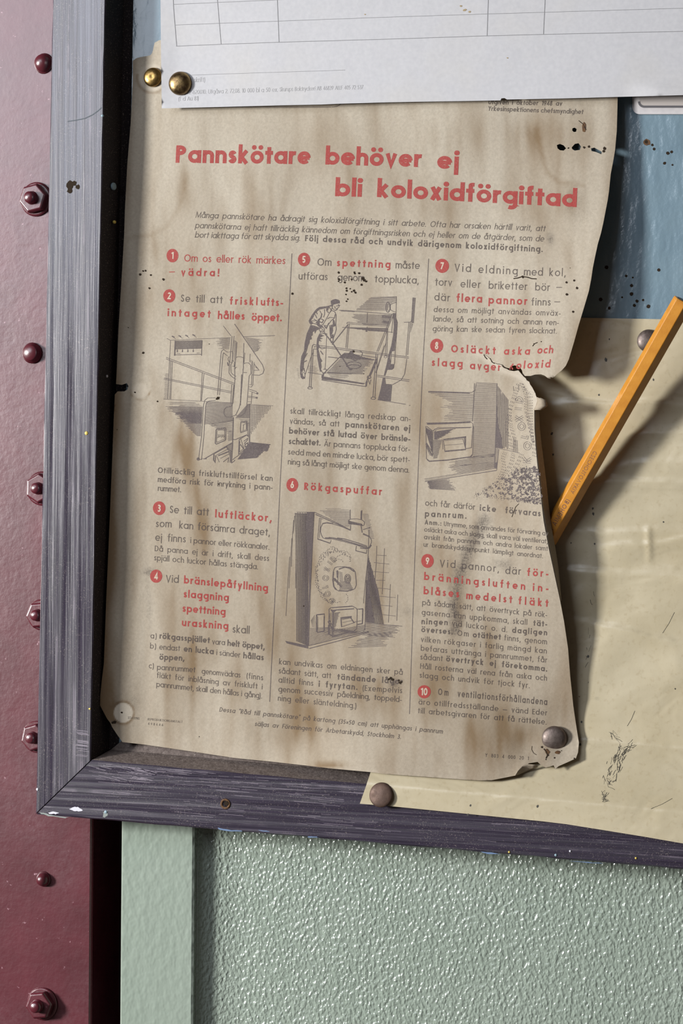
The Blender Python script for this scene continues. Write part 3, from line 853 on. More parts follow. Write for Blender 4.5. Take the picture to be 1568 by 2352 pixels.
def d_poster(px, py):
    d = d_grid(px, py) * .001
    if px > 1098 and py < 900:
        ty = tear_y(px)
        if py < ty + .3: d += .0030 * sstep(1098, 1300, px) * math.exp(-((ty - py) / 130) ** 2)
        else: d -= .0007 * sstep(1098, 1240, px) * math.exp(-((ty - py) / 60) ** 2)
    # gentle cockling of old damp card
    d += .0006 * noise.noise(Vector((px * .008, py * .003, 1))) * sstep(250, 330, px)
    d += .0014 * noise.noise(Vector((px * .02, py * .012, 5))) * sstep(1130, 1240, px) * sstep(1640, 1760, py)
    return d
pfn = lambda x, y, off: P(x, y, -d_poster(x, y) - off)

def gauss(px, py, cx, cy, rx, ry): return math.exp(-((px - cx) / rx) ** 2 - ((py - cy) / ry) ** 2)
def seg_d(px, py, path):
    best = 1e9
    for a, b in zip(path, path[1:]):
        vx, vy = b[0]-a[0], b[1]-a[1]; t = ((px-a[0])*vx + (py-a[1])*vy) / (vx*vx + vy*vy); t = min(1, max(0, t))
        best = min(best, hypot(px - a[0] - t*vx, py - a[1] - t*vy))
    return best
SOOT_PATH = [(1112, 1195), (1090, 1235), (1074, 1268), (1066, 1298), (1052, 1326), (1047, 1360), (1043, 1392), (1048, 1422), (1044, 1446)]
TIDE = [(1232, 300), (1243, 350), (1255, 395), (1285, 420), (1340, 425)]
TIDE2 = [(300, 545), (345, 540), (385, 520), (415, 470), (430, 400)]
BROWN = [((418, 1020, 26, 75), .55), ((460, 1235, 26, 110), .50), ((438, 1540, 28, 85), .60), ((425, 440, 26, 60), .45), ((470, 400, 16, 45), .3), ((545, 1010, 30, 60), .15), ((350, 560, 30, 40), .2),
         ((1310, 465, 26, 30), .45), ((1200, 480, 60, 60), .22), ((640, 1690, 60, 50), .25), ((700, 1640, 40, 60), .35), ((870, 1600, 60, 60), .3), ((1130, 1690, 60, 60), .35), ((1210, 1690, 40, 26), .35),
         ((248, 1600, 26, 80), .5), ((255, 1640, 14, 16), .7), ((395, 1730, 26, 6), .5), ((760, 1757, 40, 8), .6), ((1005, 470, 80, 40), .2), ((1080, 1520, 90, 120), .22), ((700, 1420, 120, 160), .18), ((860, 1330, 60, 160), .22),
         ((600, 500, 40, 60), .25), ((980, 1020, 50, 110), .2), ((1010, 1290, 40, 60), .25), ((1225, 300, 60, 30), .2), ((1235, 330, 40, 60), .18), ((560, 620, 40, 30), .15)]
def wear(px, py):
    n1 = noise.noise(Vector((px / 46, py / 210, 0))); n2 = noise.noise(Vector((px / 15, py / 90, 4))); n3 = noise.noise(Vector((px / 9, py / 9, 8)))
    n4 = noise.noise(Vector((px / 150, py / 260, 12)))
    b = .10 + .46 * max(0, n1 + .06) + .24 * max(0, n2) + .22 * n4 + .20 * sstep(250, 1500, py)  # base tone, streaks, and brown that deepens towards the bottom
    for (cx, cy, rx, ry), a in BROWN:
        if abs(px - cx) < 2.4 * rx and abs(py - cy) < 2.4 * ry: b += 1.25 * a * gauss(px, py, cx, cy, rx, ry) * (.8 + .5 * n2 + .3 * n1)
    for path, a in ((TIDE, .28), (TIDE2, .2)):
        d = seg_d(px, py, path) + 3 * n2
        if d < 14: b += a * math.exp(-(d / 5) ** 2)
    # browner towards the left edge and the upper right edge
    ed = px - (305 - (py - 180) * .0485)
    b += .42 * math.exp(-(max(ed, 0) / 18) ** 2) * sstep(560, 1300, py) + .22 * math.exp(-(max(ed, 0) / 7) ** 2)
    if py < 880: b += .30 * math.exp(-(((1420 - .0004 * max(0, py - 300) ** 2) - px) / 22) ** 2)
    s = 0
    d = seg_d(px, py, SOOT_PATH)
    if d < 46: s += .9 * math.exp(-((d + 7 * n3) / 14) ** 2)
    for cx, cy, rx, ry, a in ((1263, 548, 9, 13, .7), (343, 1313, 14, 8, .8), (340, 1365, 4, 60, .35), (345, 1410, 4, 40, .35), (1325, 470, 26, 40, .25), (1150, 1295, 20, 8, .5), (1165, 1300, 10, 14, .4), (700, 1362, 0.1, 1, 0),
                              (1310, 1697, 12, 14, .35), (265, 1658, 8, 5, .9), (308, 1612, 12, 16, .3), (940, 1405, 26, 12, .3), (1000, 640, 60, 60, .04), (905, 1567, 10, 8, .7), (908, 1570, 16, 12, .5), (270, 1618, 18, 9, .3)):
        if abs(px - cx) < 2.5 * rx and abs(py - cy) < 2.5 * ry: s += a * gauss(px, py, cx, cy, rx, ry) * (.9 + .7 * n3)
    w = 0
    d = hypot(px - 283, (py - 1637) * .95)           # the clean disc a lost tack left
    if d < 40:
        w = 1 - sstep(20, 23, d)
        b = b * (1 - w) + .55 * math.exp(-((d - 24) / 3.5) ** 2) * (.6 + .8 * max(0, n3 + .3))
        s *= (1 - w)
    d = hypot(px - 350, (py - 178))
    if d < 46:
        w = max(w, .9 * math.exp(-((d - 27) / 4.5) ** 2) * (px < 366)); b += .5 * math.exp(-((d - 35) / 3.5) ** 2) * (py > 170)
    d = hypot(px - 322, py - 897)
    if d < 30: w = max(w, .6 * (1 - sstep(14, 20, d))); b += .6 * math.exp(-((d - 22) / 2.5) ** 2) * (py > 895) * max(0, n3 + .5)
    # bare fibres along the tear
    if px > 1080 and 790 < py < 960:
        d = seg_d(px, py, [(1096, 806), (1125, 828), (1163, 850), (1197, 862), (1216, 882), (1226, 905), (1234, 935)])
        if py > tear_y(px) - 1: w = max(w, .95 * math.exp(-((d - 4) / 7) ** 2))
    return (min(max(b, 0), .95), min(max(s, 0), .95), min(max(w, 0), 1))

PO = [(305, 140), (312, 134), (323, 131), (335, 129), (345, 127), (349, 122), (351, 116), (353, 106), (355, 98), (366, 92), (420, 95), (700, 100), (1000, 110), (1200, 118), (1419, 128), (1418.5, 180), (1418, 225), (1417, 262), (1416, 300), (1412, 345), (1407, 374), (1402, 400), (1398, 440), (1395, 460), (1390, 486), (1385, 512), (1380, 534),
      (1372, 562), (1366, 590), (1361, 615), (1357, 642), (1352, 668), (1345, 692), (1336, 722), (1329, 745), (1318, 785), (1306, 825), (1299, 840), (1294, 846), (1288, 852), (1280, 858), (1273, 865), (1264, 871), (1257, 868), (1250, 862.5), (1242, 859.6), (1228, 860.4), (1218, 863.4), (1205, 863.4), (1200, 857), (1198, 850), (1193, 843),
      (1187, 840.6), (1181, 839), (1175, 841), (1169, 846), (1161, 844.3), (1152, 837.2), (1142, 835), (1132, 832.2), (1126, 824.2), (1119, 818), (1112, 813.5), (1106, 810.4), (1112, 814.1), (1119, 818.8), (1125.7, 825.6), (1131.7, 833.2), (1142, 836), (1152, 838.4), (1161, 846), (1169, 850.5), (1180, 852.5), (1190, 850.6), (1196, 858), (1202, 865), (1207, 869), (1209, 873.5),
      (1215, 877), (1217, 883), (1222, 890), (1225, 896), (1229, 903), (1230, 908), (1234, 917), (1233, 925), (1230, 934), (1226.5, 943), (1227, 985), (1229.5, 1022), (1233, 1061), (1238.5, 1108), (1243.4, 1158), (1248, 1196), (1254, 1229), (1260, 1261), (1268.6, 1300), (1279, 1348), (1286, 1380), (1295, 1428), (1304, 1489), (1309, 1553),
      (1314, 1600), (1316, 1620), (1321, 1655), (1323, 1668), (1329, 1706), (1327, 1728), (1322, 1742), (1300, 1752), (1282, 1760), (1275, 1766), (1271, 1758), (1253, 1763), (1243, 1758), (1234, 1750), (1215, 1753), (1203, 1760), (1195, 1769), (1184.5, 1781), (1160, 1786), (1128.7, 1792), (1100, 1792.5), (1057, 1790), (960, 1783), (878, 1777), (847, 1773), (760, 1765), (700, 1758), (620, 1749), (539, 1741), (460, 1729),
      (379, 1717), (330, 1710), (281, 1704.5), (268, 1686), (258, 1671), (253, 1660), (246, 1651), (238, 1636), (229.6, 1620), (230, 1598), (234, 1560), (238.5, 1524), (243.6, 1384), (251.3, 1205), (257.7, 1052), (261.5, 950), (263.7, 906), (270, 899), (285, 899), (292, 895), (295, 887), (291, 880), (280, 884), (266.4, 882), (268, 849), (272, 755), (278.6, 648), (285, 540), (286.6, 487), (292, 380), (300, 282), (303, 225), (305, 186)]
ZP = (1100, 1640, 6.272); Z3 = (900, 0, 2.3473)
HOLES = [zz(Z3, [(888, 782), (905, 776), (925, 784), (938, 800), (925, 812), (905, 810), (892, 800)]), zz(Z3, [(968, 795), (985, 776), (1005, 772), (1018, 790), (1012, 808), (985, 812), (972, 805)]), zz(Z3, [(1072, 800), (1090, 796), (1130, 818), (1128, 832), (1100, 820), (1075, 814)]),
         zz(Z3, [(972, 692), (984, 688), (995, 696), (992, 710), (980, 712), (971, 704)])]
poster = empty('safety_poster', pfn(600, 1745, 0), 'torn brown stained safety poster with red and grey printed text and line drawings', 'poster')
mb = sheet(PO, pfn, 8, .00028, wear, HOLES, [(283, 1637, 36), (342, 178, 40), (322, 897, 28), (1150, 835, 60), (1215, 890, 40), (1050, 1330, 50), (1050, 1420, 40), (343, 1313, 22), (1263, 548, 20)])
ZA=(370,480,2.6133); ZB=(900,480,3.0154); ZC=(360,560,3.9875); ZD=(640,570,4.6118); ZE=(640,920,4.6118); ZF=(940,780,3.4087); ZG=(330,1130,4.6125); ZH=(620,1140,4.5235)
ZI=(940,1250,4.3556); ZJ=(220,1550,3.136); ZK=(700,1550,2.24); ZL=(1200,660,3.674); Z1=(0,0,3.0154); Z2=(350,0,2.5705); Z4=(0,380,3.733)
Q1=(365,735,5.6); Q2=(680,670,5.6); Q3=(965,860,5.2267); Q4=(640,1160,5.2267); T1z=(380,310,3.136); T2z=(850,310,3.136); Z0=(0,0,1.0); ZT=(1060,780,6.533)
DH = []
for z, lst in ((Z4, [(1200, 935, 13), (1226, 905, 9), (1246, 902, 9), (1292, 940, 10), (1400, 977, 13), (1280, 1053, 11), (1227, 1607, 12), (1155, 1945, 8), (1098, 1390, 5), (1003, 2265, 5)]), (ZC, [(1240, 457, 13), (5, 1443, 9)]),
               (ZD, [(633, 258, 14), (800, 255, 13), (803, 268, 12), (850, 265, 15), (635, 330, 14), (632, 350, 10), (770, 330, 12), (697, 362, 14), (890, 322, 20), (905, 340, 18), (925, 352, 13), (875, 387, 14), (715, 425, 12), (717, 450, 14), (755, 430, 9), (770, 462, 10), (795, 450, 15), (810, 470, 14), (710, 490, 10), (728, 540, 10), (716, 563, 11)]),
               (Q1, [(755, 1005, 22), (740, 1015, 14), (770, 995, 10)]), (Q2, [(738, 770, 16), (560, 960, 6), (865, 1057, 6)]), (ZB, [(1207, 508, 9), (1260, 495, 9), (1280, 547, 10), (1210, 592, 11), (1253, 712, 10), (905, 470, 12), (1033, 918, 4), (1232, 408, 3)]),
               (ZH, [(1252, 1890, 18), (1275, 1905, 16), (1230, 1900, 12), (1335, 1912, 12), (1350, 1935, 18), (1365, 1928, 12)]), (ZP, [(903, 476, 20), (980, 510, 9), (992, 592, 15), (960, 655, 11), (1085, 630, 14), (1370, 640, 14), (915, 395, 8), (1185, 530, 9)]),
               (ZJ, [(185, 271, 8), (135, 340, 14), (120, 345, 10), (743, 445, 4)]), (Z3, [(1035, 795, 8), (1060, 790, 8), (1145, 800, 10), (1140, 815, 9), (950, 798, 5)]), (Z0, [(502, 1112, 1.6), (480, 790, 1.2), (1330, 1600, 2.5), (697, 1392, 2)]), (ZT, [(1080, 60, 9), (1190, 32, 9)])):
    for x, y, r in lst: DH.append((z[0] + x / z[2], z[1] + y / z[2], r / z[2]))
for x, y, r in DH: blob(mb, pfn, x, y, r * .82, 1, .00011, 1.0, .45)
for pts, w in ((zz(ZB, [(840, 482), (870, 478), (900, 468), (935, 472), (965, 482), (1000, 484)]), 2.2), (zz(ZT, [(1060, 100), (1090, 62), (1135, 42)]), 1.6), (zz(ZT, [(330, 225), (350, 262), (380, 295)]), 1.8), (zz(ZT, [(425, 280), (450, 335), (490, 360)]), 1.5), (zz(ZT, [(600, 380), (630, 412), (665, 428)]), 3),
               (zz(ZP, [(760, 460), (755, 510), (780, 560), (825, 590)]), .9), (zz(ZF, [(855, 1285), (830, 1310), (815, 1350), (800, 1390)]), 1.0), (zz(ZP, [(930, 500), (965, 540), (985, 590), (960, 640)]), 2.4), (zz(Z3, [(1005, 650), (1030, 670), (1045, 700)]), 1.2)):
    v2, f2 = ribbon(densify(pts, 6), w); mb.add([pfn(x, y, .00012) for x, y in v2], f2, 1, [(0, 0, 0, 1)] * len(v2))
for x, y, r, a in ((1146 / 6.272 * 0 + 1280.5, 1728, 6.5, .6), (1256.5, 1727, 5, 1.6), (1345 - 4, 292, 4.5, 2.4)): blob(mb, pfn, x, y, r, 2, .0001, a, .5)
sheet_o = mb.build('card_sheet', [M['poster'], M['hole'], M['rust']], poster, wear=True)
# the back of the card, curled away behind the lower right edge
def strip(name, left, right, dl, dr, n=5, mat='poster', bulge=.0):
    mb = MB(); vs = []; wr = []
    for (lx, ly), (rx, ry), a, b in zip(left, right, dl, dr):
        for k in range(n + 1):
            t = k / n; x, y = lerp(lx, rx, t), lerp(ly, ry, t)
            vs.append(P(x, y, -(lerp(a, b, t) + bulge * sin(t * pi)))); wr.append((.45, .08, 0, 1))
    m = len(left)
    fs = [(i*(n+1)+k, i*(n+1)+k+1, (i+1)*(n+1)+k+1, (i+1)*(n+1)+k) for i in range(m-1) for k in range(n)]
    mb.add(vs, fs, 0, wr, True)
    o = mb.build(name, M[mat], poster, wear=True)
    s = o.modifiers.new('thickness', 'SOLIDIFY'); s.thickness = .00028; s.offset = -1
    return o
Lp = [(1226.5, 943), (1227, 985), (1229.5, 1022), (1233, 1061), (1238.5, 1108), (1243.4, 1158), (1254, 1229), (1260, 1261), (1268.6, 1300), (1279, 1348), (1286, 1380)]
Rp = [(1236, 943), (1238, 985), (1242, 1022), (1247, 1061), (1253, 1108), (1258, 1158), (1268, 1229), (1274, 1261), (1280, 1300), (1285, 1348), (1287.5, 1380)]
dl = [d_poster(x, y) - .0003 for x, y in Lp]
strip('curled_edge', Lp, Rp, dl, [d - .0045 for d in dl])
# torn tab turned face down beside the tear
tabL = [(1234, 912), (1234.5, 921), (1231, 932), (1226.5, 942.5)]
tabR = [(1243, 916), (1253, 919), (1257, 932), (1243, 941)]
dt = [d_poster(x, y) for x, y in tabL]
strip('torn_tab', tabL, tabR, dt, [d + .001 for d in dt], bulge=.0012)
# turned up corner showing its underside
fl = zz(ZP, [(520, 885), (560, 820), (620, 752), (680, 727), (760, 732), (842, 742)])
fr = zz(ZP, [(524, 888), (570, 872), (630, 848), (695, 822), (765, 792), (842, 765)])
df = [d_poster(x, y) for x, y in fl]
strip('turned_corner', fl, fr, [d + .0010 for d in df], [d - .0003 for d in df])

# ------------------------------------------------------------------ printed text on the poster
BLD, REG = .20, .125
prt = Print(pfn, wear)
prt.text('Pannskötare', T1z, (72, 200), (1042, 211), 40, .225, asp=1.10)
prt.text('behöver', T1z, (1150, 213), (1843, 232), 40, .225, asp=1.10)
prt.text('ej', T2z, (480, 242), (634, 248), 40, .225, asp=1.10)
prt.text('bli', T1z, (1220, 441), (1412, 446), 40, .225, asp=1.10)
prt.text('koloxidförgiftad', T2z, (48, 447), (1485, 520), 40, .225, asp=1.10)
prt.build('heading_text', M['red_ink'], poster)

def R(*a, **k):
    q = Print(pfn, wear); q.text(*a, **k); q.build('red_phrase', M['red_ink'], poster)
blk = Print(pfn, wear)
B = lambda *a, **k: blk.text(*a, **k)
def para(name='paragraph_text'):
    global blk
    blk.build(name, M['black_ink'], poster); blk = Print(pfn, wear)
# intro
def xy(z, p): return (z[0] + p[0] / z[2], z[1] + p[1] / z[2])
B('Många pannskötare ha ådragit sig koloxidförgiftning i sitt arbete. Ofta har orsaken härtill varit, att', Z0, (448.5, 500), (1251, 531.5), 13.4, .115, slant=.17)
B('pannskötarna ej haft tillräcklig kännedom om förgiftningsrisken och ej heller om de åtgärder, som de', Z0, (447.5, 524), (1248, 555), 13.4, .115, slant=.17)
B('bort iakttaga för att skydda sig.', Z0, (447, 545.8), (688, 553), 13.4, .115, slant=.17)
B('Följ dessa råd och undvik därigenom koloxidförgiftning.', Z0, (700, 554), (1245.6, 579), 14, BLD)
para('intro_text')
# header, partly under the form
B('Utgiven i oktober 1948 av', Z3, (518, 562), (915, 570), 10.5, .17, slant=.1)
B('Yrkesinspektionens chefsmyndighet', Z3, (516, 597), (1029, 615), 10.5, .165, slant=.1)
para('publisher_text')
# column 1
c = ZC
R('Om os eller rök märkes', c, (250, 162), (1175, 187), 16.5, REG)
R('—', c, (108, 283), (186, 281), 17, .11)
R('vädra!', c, (220, 294), (570, 299), 17, BLD)
B('Se till att', c, (218, 530), (600, 546), 16.5, REG)
R('friskl', c, (666, 556), (920, 563), 17, BLD)
R('ufts-', c, (950, 565), (1153, 572), 17, BLD)
R('intaget', c, (97, 663), (490, 676), 17, BLD)
R('hålles', c, (557, 689), (803, 696), 17.5, BLD)
R('öppet.', c, (866, 706), (1142, 710), 17.5, BLD)
para()
B('Otillräcklig friskluftstillförsel kan', c, (8, 2097), (1058, 2174), 12.8, .15)
B('medföra risk för inrykning i pann-', c, (8, 2182), (1057, 2257), 12.8, .15)
B('rummet.', c, (8, 2263), (220, 2276), 12.8, .15)
para('caption_text')
c = ZG
B('Se till att', c, (273, 222), (687, 252), 17, REG)
R('luftläckor,', c, (754, 270), (1352, 317), 17.5, BLD)
B('som', c, (126, 371), (292, 376), 16.5, REG)
B('kan försämra draget,', c, (374, 386), (1332, 465), 16.5, REG)
B('ej finns', c, (120, 516), (443, 536), 16.5, REG)
B('i pannor eller rökkanaler.', c, (492, 541), (1328, 613), 13, REG)
B('Då panna ej är i drift, skall dess', c, (116, 627), (1325, 733), 13, REG)
B('spjäll och luckor hållas stängda.', c, (108, 724), (1208, 821), 13, REG)
para()
B('Vid', c, (232, 957), (368, 965), 17, REG)
para()
R('bränslepåfyllning', c, (424, 968), (1312, 1056), 17, BLD)
R('slaggning', c, (420, 1117), (898, 1158), 17, BLD)
R('spettning', c, (408, 1269), (863, 1308), 17, BLD)
R('uraskning', c, (402, 1420), (893, 1458), 17, BLD)
B('skall', c, (938, 1490), (1117, 1503), 17, REG)
B('a)', c, (70, 1550), (136, 1556), 12.5, REG)
B('rökgasspjället', c, (165, 1554), (698, 1602), 13.5, BLD)
B('vara', c, (722, 1614), (858, 1624), 12.5, REG)
B('helt öppet,', c, (884, 1630), (1278, 1671), 13.5, BLD)
B('b)', c, (65, 1658), (130, 1664), 12.5, REG)
B('endast', c, (163, 1669), (382, 1686), 12.5, REG)
B('en lucka', c, (422, 1690), (738, 1721), 13.5, BLD)
B('i sänder', c, (768, 1727), (1020, 1756), 12.5, REG)
B('hållas', c, (1052, 1762), (1268, 1784), 13.5, BLD)
B('öppen,', c, (164, 1778), (428, 1790), 13.5, BLD)
B('c)', c, (52, 1868), (106, 1872), 12.5, REG)
B('pannrummet', c, (140, 1884), (545, 1912), 12.5, REG)
B('genomvädras', c, (612, 1926), (1022, 1968), 12.5, REG)
B('(finns', c, (1085, 1974), (1262, 1996), 12.5, REG)
B('fläkt för inblåsning av friskluft i', c, (137, 1969), (1255, 2092), 12.5, REG)
B('pannrummet, skall den hållas i gång).', c, (132, 2064), (1250, 2188), 12.5, REG)
para()
# column 2
c = ZD
B('Om', c, (408, 184), (555, 188), 17, REG)
R('spettning', c, (612, 192), (1180, 211), 17, BLD)
B('måste', c, (1235, 214), (1490, 222), 16.5, REG)
B('utföras', c, (208, 332), (515, 340), 16.5, REG)
B('genom', c, (620, 345), (905, 352), 16.5, REG)
B('topplucka,', c, (1015, 362), (1478, 378), 16.5, REG)
para()
c = ZE
B('skall tillräckligt långa redskap an-', c, (120, 138), (1392, 222), 13, REG)
B('vändas, så att', c, (115, 245), (640, 277), 13, REG)
B('pannskötaren ej', c, (703, 283), (1388, 327), 13.8, BLD)
B('behöver stå lutad över bränsle-', c, (107, 350), (1390, 438), 13.8, BLD)
B('schaktet.', c, (103, 461), (440, 479), 13.8, BLD)
B('Är pannans topplucka för-', c, (478, 484), (1387, 545), 13, REG)
B('sedd med en mindre lucka, bör spett-', c, (97, 572), (1385, 657), 13, REG)
B('ning så långt möjligt ske genom denna.', c, (95, 676), (1378, 766), 13, REG)
R('Rökgaspuffar', c, (267, 946), (1090, 1004), 17, BLD)
para()
c = ZH
B('kan undvikas om eldningen sker på', c, (92, 1745), (1375, 1856), 12.8, REG)
B('sådant sätt, att', c, (88, 1839), (632, 1893), 12.8, REG)
B('tändande lågor', c, (697, 1904), (1375, 1955), 13.5, BLD)
B('alltid finns', c, (86, 1934), (447, 1970), 12.8, REG)
B('i fyrytan.', c, (503, 1979), (905, 2012), 13.5, BLD)
B('(Exempelvis', c, (958, 2019), (1370, 2046), 12.8, REG)
B('genom successiv påeldning, toppeld-', c, (85, 2030), (1365, 2140), 12.8, REG)
B('ning eller slänteldning.)', c, (80, 2124), (895, 2206), 12.8, REG)
para()
# column 3
c = ZB
B('Vid', c, (431, 433), (545, 438), 18, REG)
B('eldning', c, (597, 443), (868, 455), 17.5, REG)
B('med', c, (912, 460), (1043, 463), 17.5, REG)
B('kol,', c, (1088, 465), (1200, 466), 17.5, REG)
B('torv', c, (297, 530), (414, 535), 17, REG)
B('eller', c, (473, 543), (612, 548), 17, REG)
B('briketter', c, (668, 553), (935, 562), 17, REG)
B('bör', c, (990, 565), (1092, 568), 17, REG)
B('—', c, (1134, 562), (1196, 562), 17, .10)
B('där', c, (292, 633), (400, 641), 17, REG)
R('flera', c, (445, 643), (622, 649), 18, BLD)
R('pannor', c, (667, 656), (935, 665), 18, BLD)
B('finns', c, (964, 668), (1097, 669), 16.5, REG)
B('—', c, (1120, 662), (1182, 662), 17, .10)
up3 = (0.10, -1.0)
B('dessa om möjligt användas omväx-', c, (287, 714), (1165, 741), 12.8, REG, slant=.05)
B('lande, så att sotning och annan ren-', c, (285, 779), (1152, 806), 12.8, REG, slant=.05)
B('göring kan ske sedan fyren slocknat.', c, (280, 847), (1138, 864), 12.8, REG, slant=.05)
R('Osläckt', c, (408, 993), (716, 1007), 17.3, BLD)
R('aska', c, (772, 1010), (952, 1010), 17, BLD, slant=.08)
R('och', c, (1003, 1003), (1113, 999), 17, BLD, slant=.1)
R('slagg', c, (273, 1087), (487, 1098), 17.3, BLD)
R('avger', c, (538, 1109), (752, 1122), 17.3, BLD)
R('koloxid', c, (812, 1112), (1093, 1098), 17.3, BLD, slant=.08)
para()
c = ZF
B('och får därför', c, (122, 1300), (512, 1334), 13.5, REG)
B('icke förvaras', c, (549, 1340), (1025, 1385), 14, BLD)
B('pannrum.', c, (120, 1386), (445, 1403), 14, BLD)
para()
B('Anm.:', c, (118, 1447), (248, 1457), 10.6, BLD)
B('Utrymme, som användes för förvaring av', c, (268, 1459), (1085, 1537), 10.6, .135)
B('osläckt aska och slagg, skall vara väl ventilerat,', c, (115, 1503), (1080, 1598), 10.6, .135)
B('avskilt från pannrum och andra lokaler samt', c, (113, 1562), (1082, 1655), 10.6, .135)
B('ur brandskyddssynpunkt lämpligt anordnat.', c, (110, 1621), (1043, 1712), 10.6, .135)
para('note_text')
c = ZI
B('Vid', c, (301, 228), (457, 240), 17, REG)
B('pannor,', c, (521, 247), (892, 280), 16.5, REG)
B('där', c, (957, 297), (1113, 306), 16.5, REG)
R('för-', c, (1175, 316), (1387, 330), 17, BLD)
R('bränningsluften', c, (145, 357), (1155, 458), 17, BLD)
R('in-', c, (1232, 468), (1387, 477), 17, BLD)
R('blåses', c, (140, 500), (497, 534), 17, BLD)
R('medelst', c, (566, 548), (1025, 590), 17, BLD)
R('fläkt', c, (1088, 600), (1387, 627), 17, BLD)
B('på sådant sätt, att övertryck på rök-', c, (127, 608), (1375, 733), 12.5, REG)
B('gaserna kan uppkomma, skall', c, (121, 706), (1175, 808), 12.5, REG)
B('tät-', c, (1237, 815), (1375, 826), 13, BLD)
B('ningen', c, (119, 800), (380, 810), 13, BLD)
B('vid luckor o. d.', c, (425, 817), (975, 882), 12.5, REG)
B('dagligen', c, (1025, 886), (1375, 913), 13, BLD)
B('överses.', c, (117, 879), (430, 904), 13, BLD)
B('Om', c, (478, 914), (590, 925), 12.5, REG)
B('otäthet', c, (632, 932), (912, 956), 13, BLD)
B('finns, genom', c, (946, 962), (1373, 1003), 12.5, REG)
B('vilken rökgaser i farlig mängd kan', c, (113, 977), (1370, 1095), 12.5, REG)
B('befaras uttränga i pannrummet, får', c, (112, 1065), (1375, 1186), 12.5, REG)
B('sådant', c, (107, 1153), (330, 1170), 12.5, REG)
B('övertryck ej förekomma.', c, (365, 1172), (1375, 1275), 13, BLD)
B('Håll rosterna väl rena från aska och', c, (106, 1245), (1373, 1367), 12.5, REG)
B('slagg och undvik för tjock fyr.', c, (100, 1335), (1200, 1440), 12.5, REG)
para()
B('Om', c, (285, 1507), (387, 1517), 15, .16, asp=.62)
B('ventilationsförhållandena', c, (480, 1526), (1375, 1610), 15, .16, asp=.66)
B('äro otillfredsställande — vänd Eder', c, (90, 1602), (1375, 1714), 12.5, REG)
B('till arbetsgivaren för att få rättelse.', c, (83, 1690), (1368, 1805), 12.5, REG)
para()
# foot of the page
B('Dessa "Råd till pannskötare" på kartong (35×50 cm) att upphängas i pannrum', Z0, (503.2, 1634.5), (1015.6, 1685.3), 10.4, .14, slant=.17)
B('säljas av Föreningen för Arbetarskydd, Stockholm 3.', Z0, (584.5, 1667.3), (919.6, 1697.3), 10.4, .14, slant=.17)
para('footer_text')
B('Y 803 4 000 20 1', ZP, (85, 618), (712, 664), 8.2, .12)
para('print_code')
B('STATENS REPRODUKTIONSANSTALT', ZJ, (230, 316), (622, 347), 5.2, .11)
B('498646', ZJ, (375, 360), (483, 370), 5.6, .13)
para('printer_mark')

# column rules and the rounded box whose bottom peeks out below the form
for pts in ([(670, 582), (654, 905), (643, 1110), (631, 1370), (619, 1612)], [(984, 594), (970, 850), (960, 1075), (950, 1340), (940, 1640)]):
    r_ = Print(pfn, wear); r_.line(pts, 1.3); r_.build('column_rule', M['art_ink'], poster)
r_ = Print(pfn, wear)
r_.line([(385, 214), (385, 240)], 1.2); r_.line([(385, 240), (395, 246), (760, 246)], 1.2); r_.line(arc(762, 230, 24, 16, 90, 0, 8), 1.2); r_.line([(786, 230), (790, 130)], 1.2)
r_.build('title_box_line', M['art_ink'], poster)

# numbered discs: a printed red disc, its number left bare (lighter card)
M['bare'] = mat_ink('bare_card', (0.60, 0.50, 0.40), 0.55)
for num, z, cx, cy, rx, ry in (('1', ZC, 143, 108, 54, 62), ('2', ZC, 114, 477, 55, 61), ('3', ZG, 163, 172, 66, 73), ('4', ZG, 131, 892, 64, 70), ('5', ZD, 267, 120, 65, 72), ('6', ZE, 143, 893, 62, 73),
                               ('7', ZB, 347, 394, 47, 49), ('8', ZB, 309, 947, 45, 49), ('9', ZI, 180, 167, 62, 70), ('10', ZI, 147, 1476, 66, 66)):
    p = Print(pfn, wear); x, y = xy(z, (cx, cy)); a, b = rx / z[2], ry / z[2]
    p.fill(arc(x, y, a, b, 0, 360, 32)[:-1])
    d = p.build('number_disc', M['red_ink'], poster)
    q = Print(pfn, wear, .0001)
    cap = 17 if num == '10' else 16
    ws = [glyph(k, .2)[0] * .85 for k in num]; tot = sum(ws) + .08 * (len(num) - 1)
    xx = x - tot * cap / 2
    for k, w in zip(num, ws):
        q.letters(k, xx - .02 * cap, y + cap / 2 - .5, cap, .2, 1, .05, .85); xx += (w + .08) * cap
    q.build('numeral', M['bare'], d)

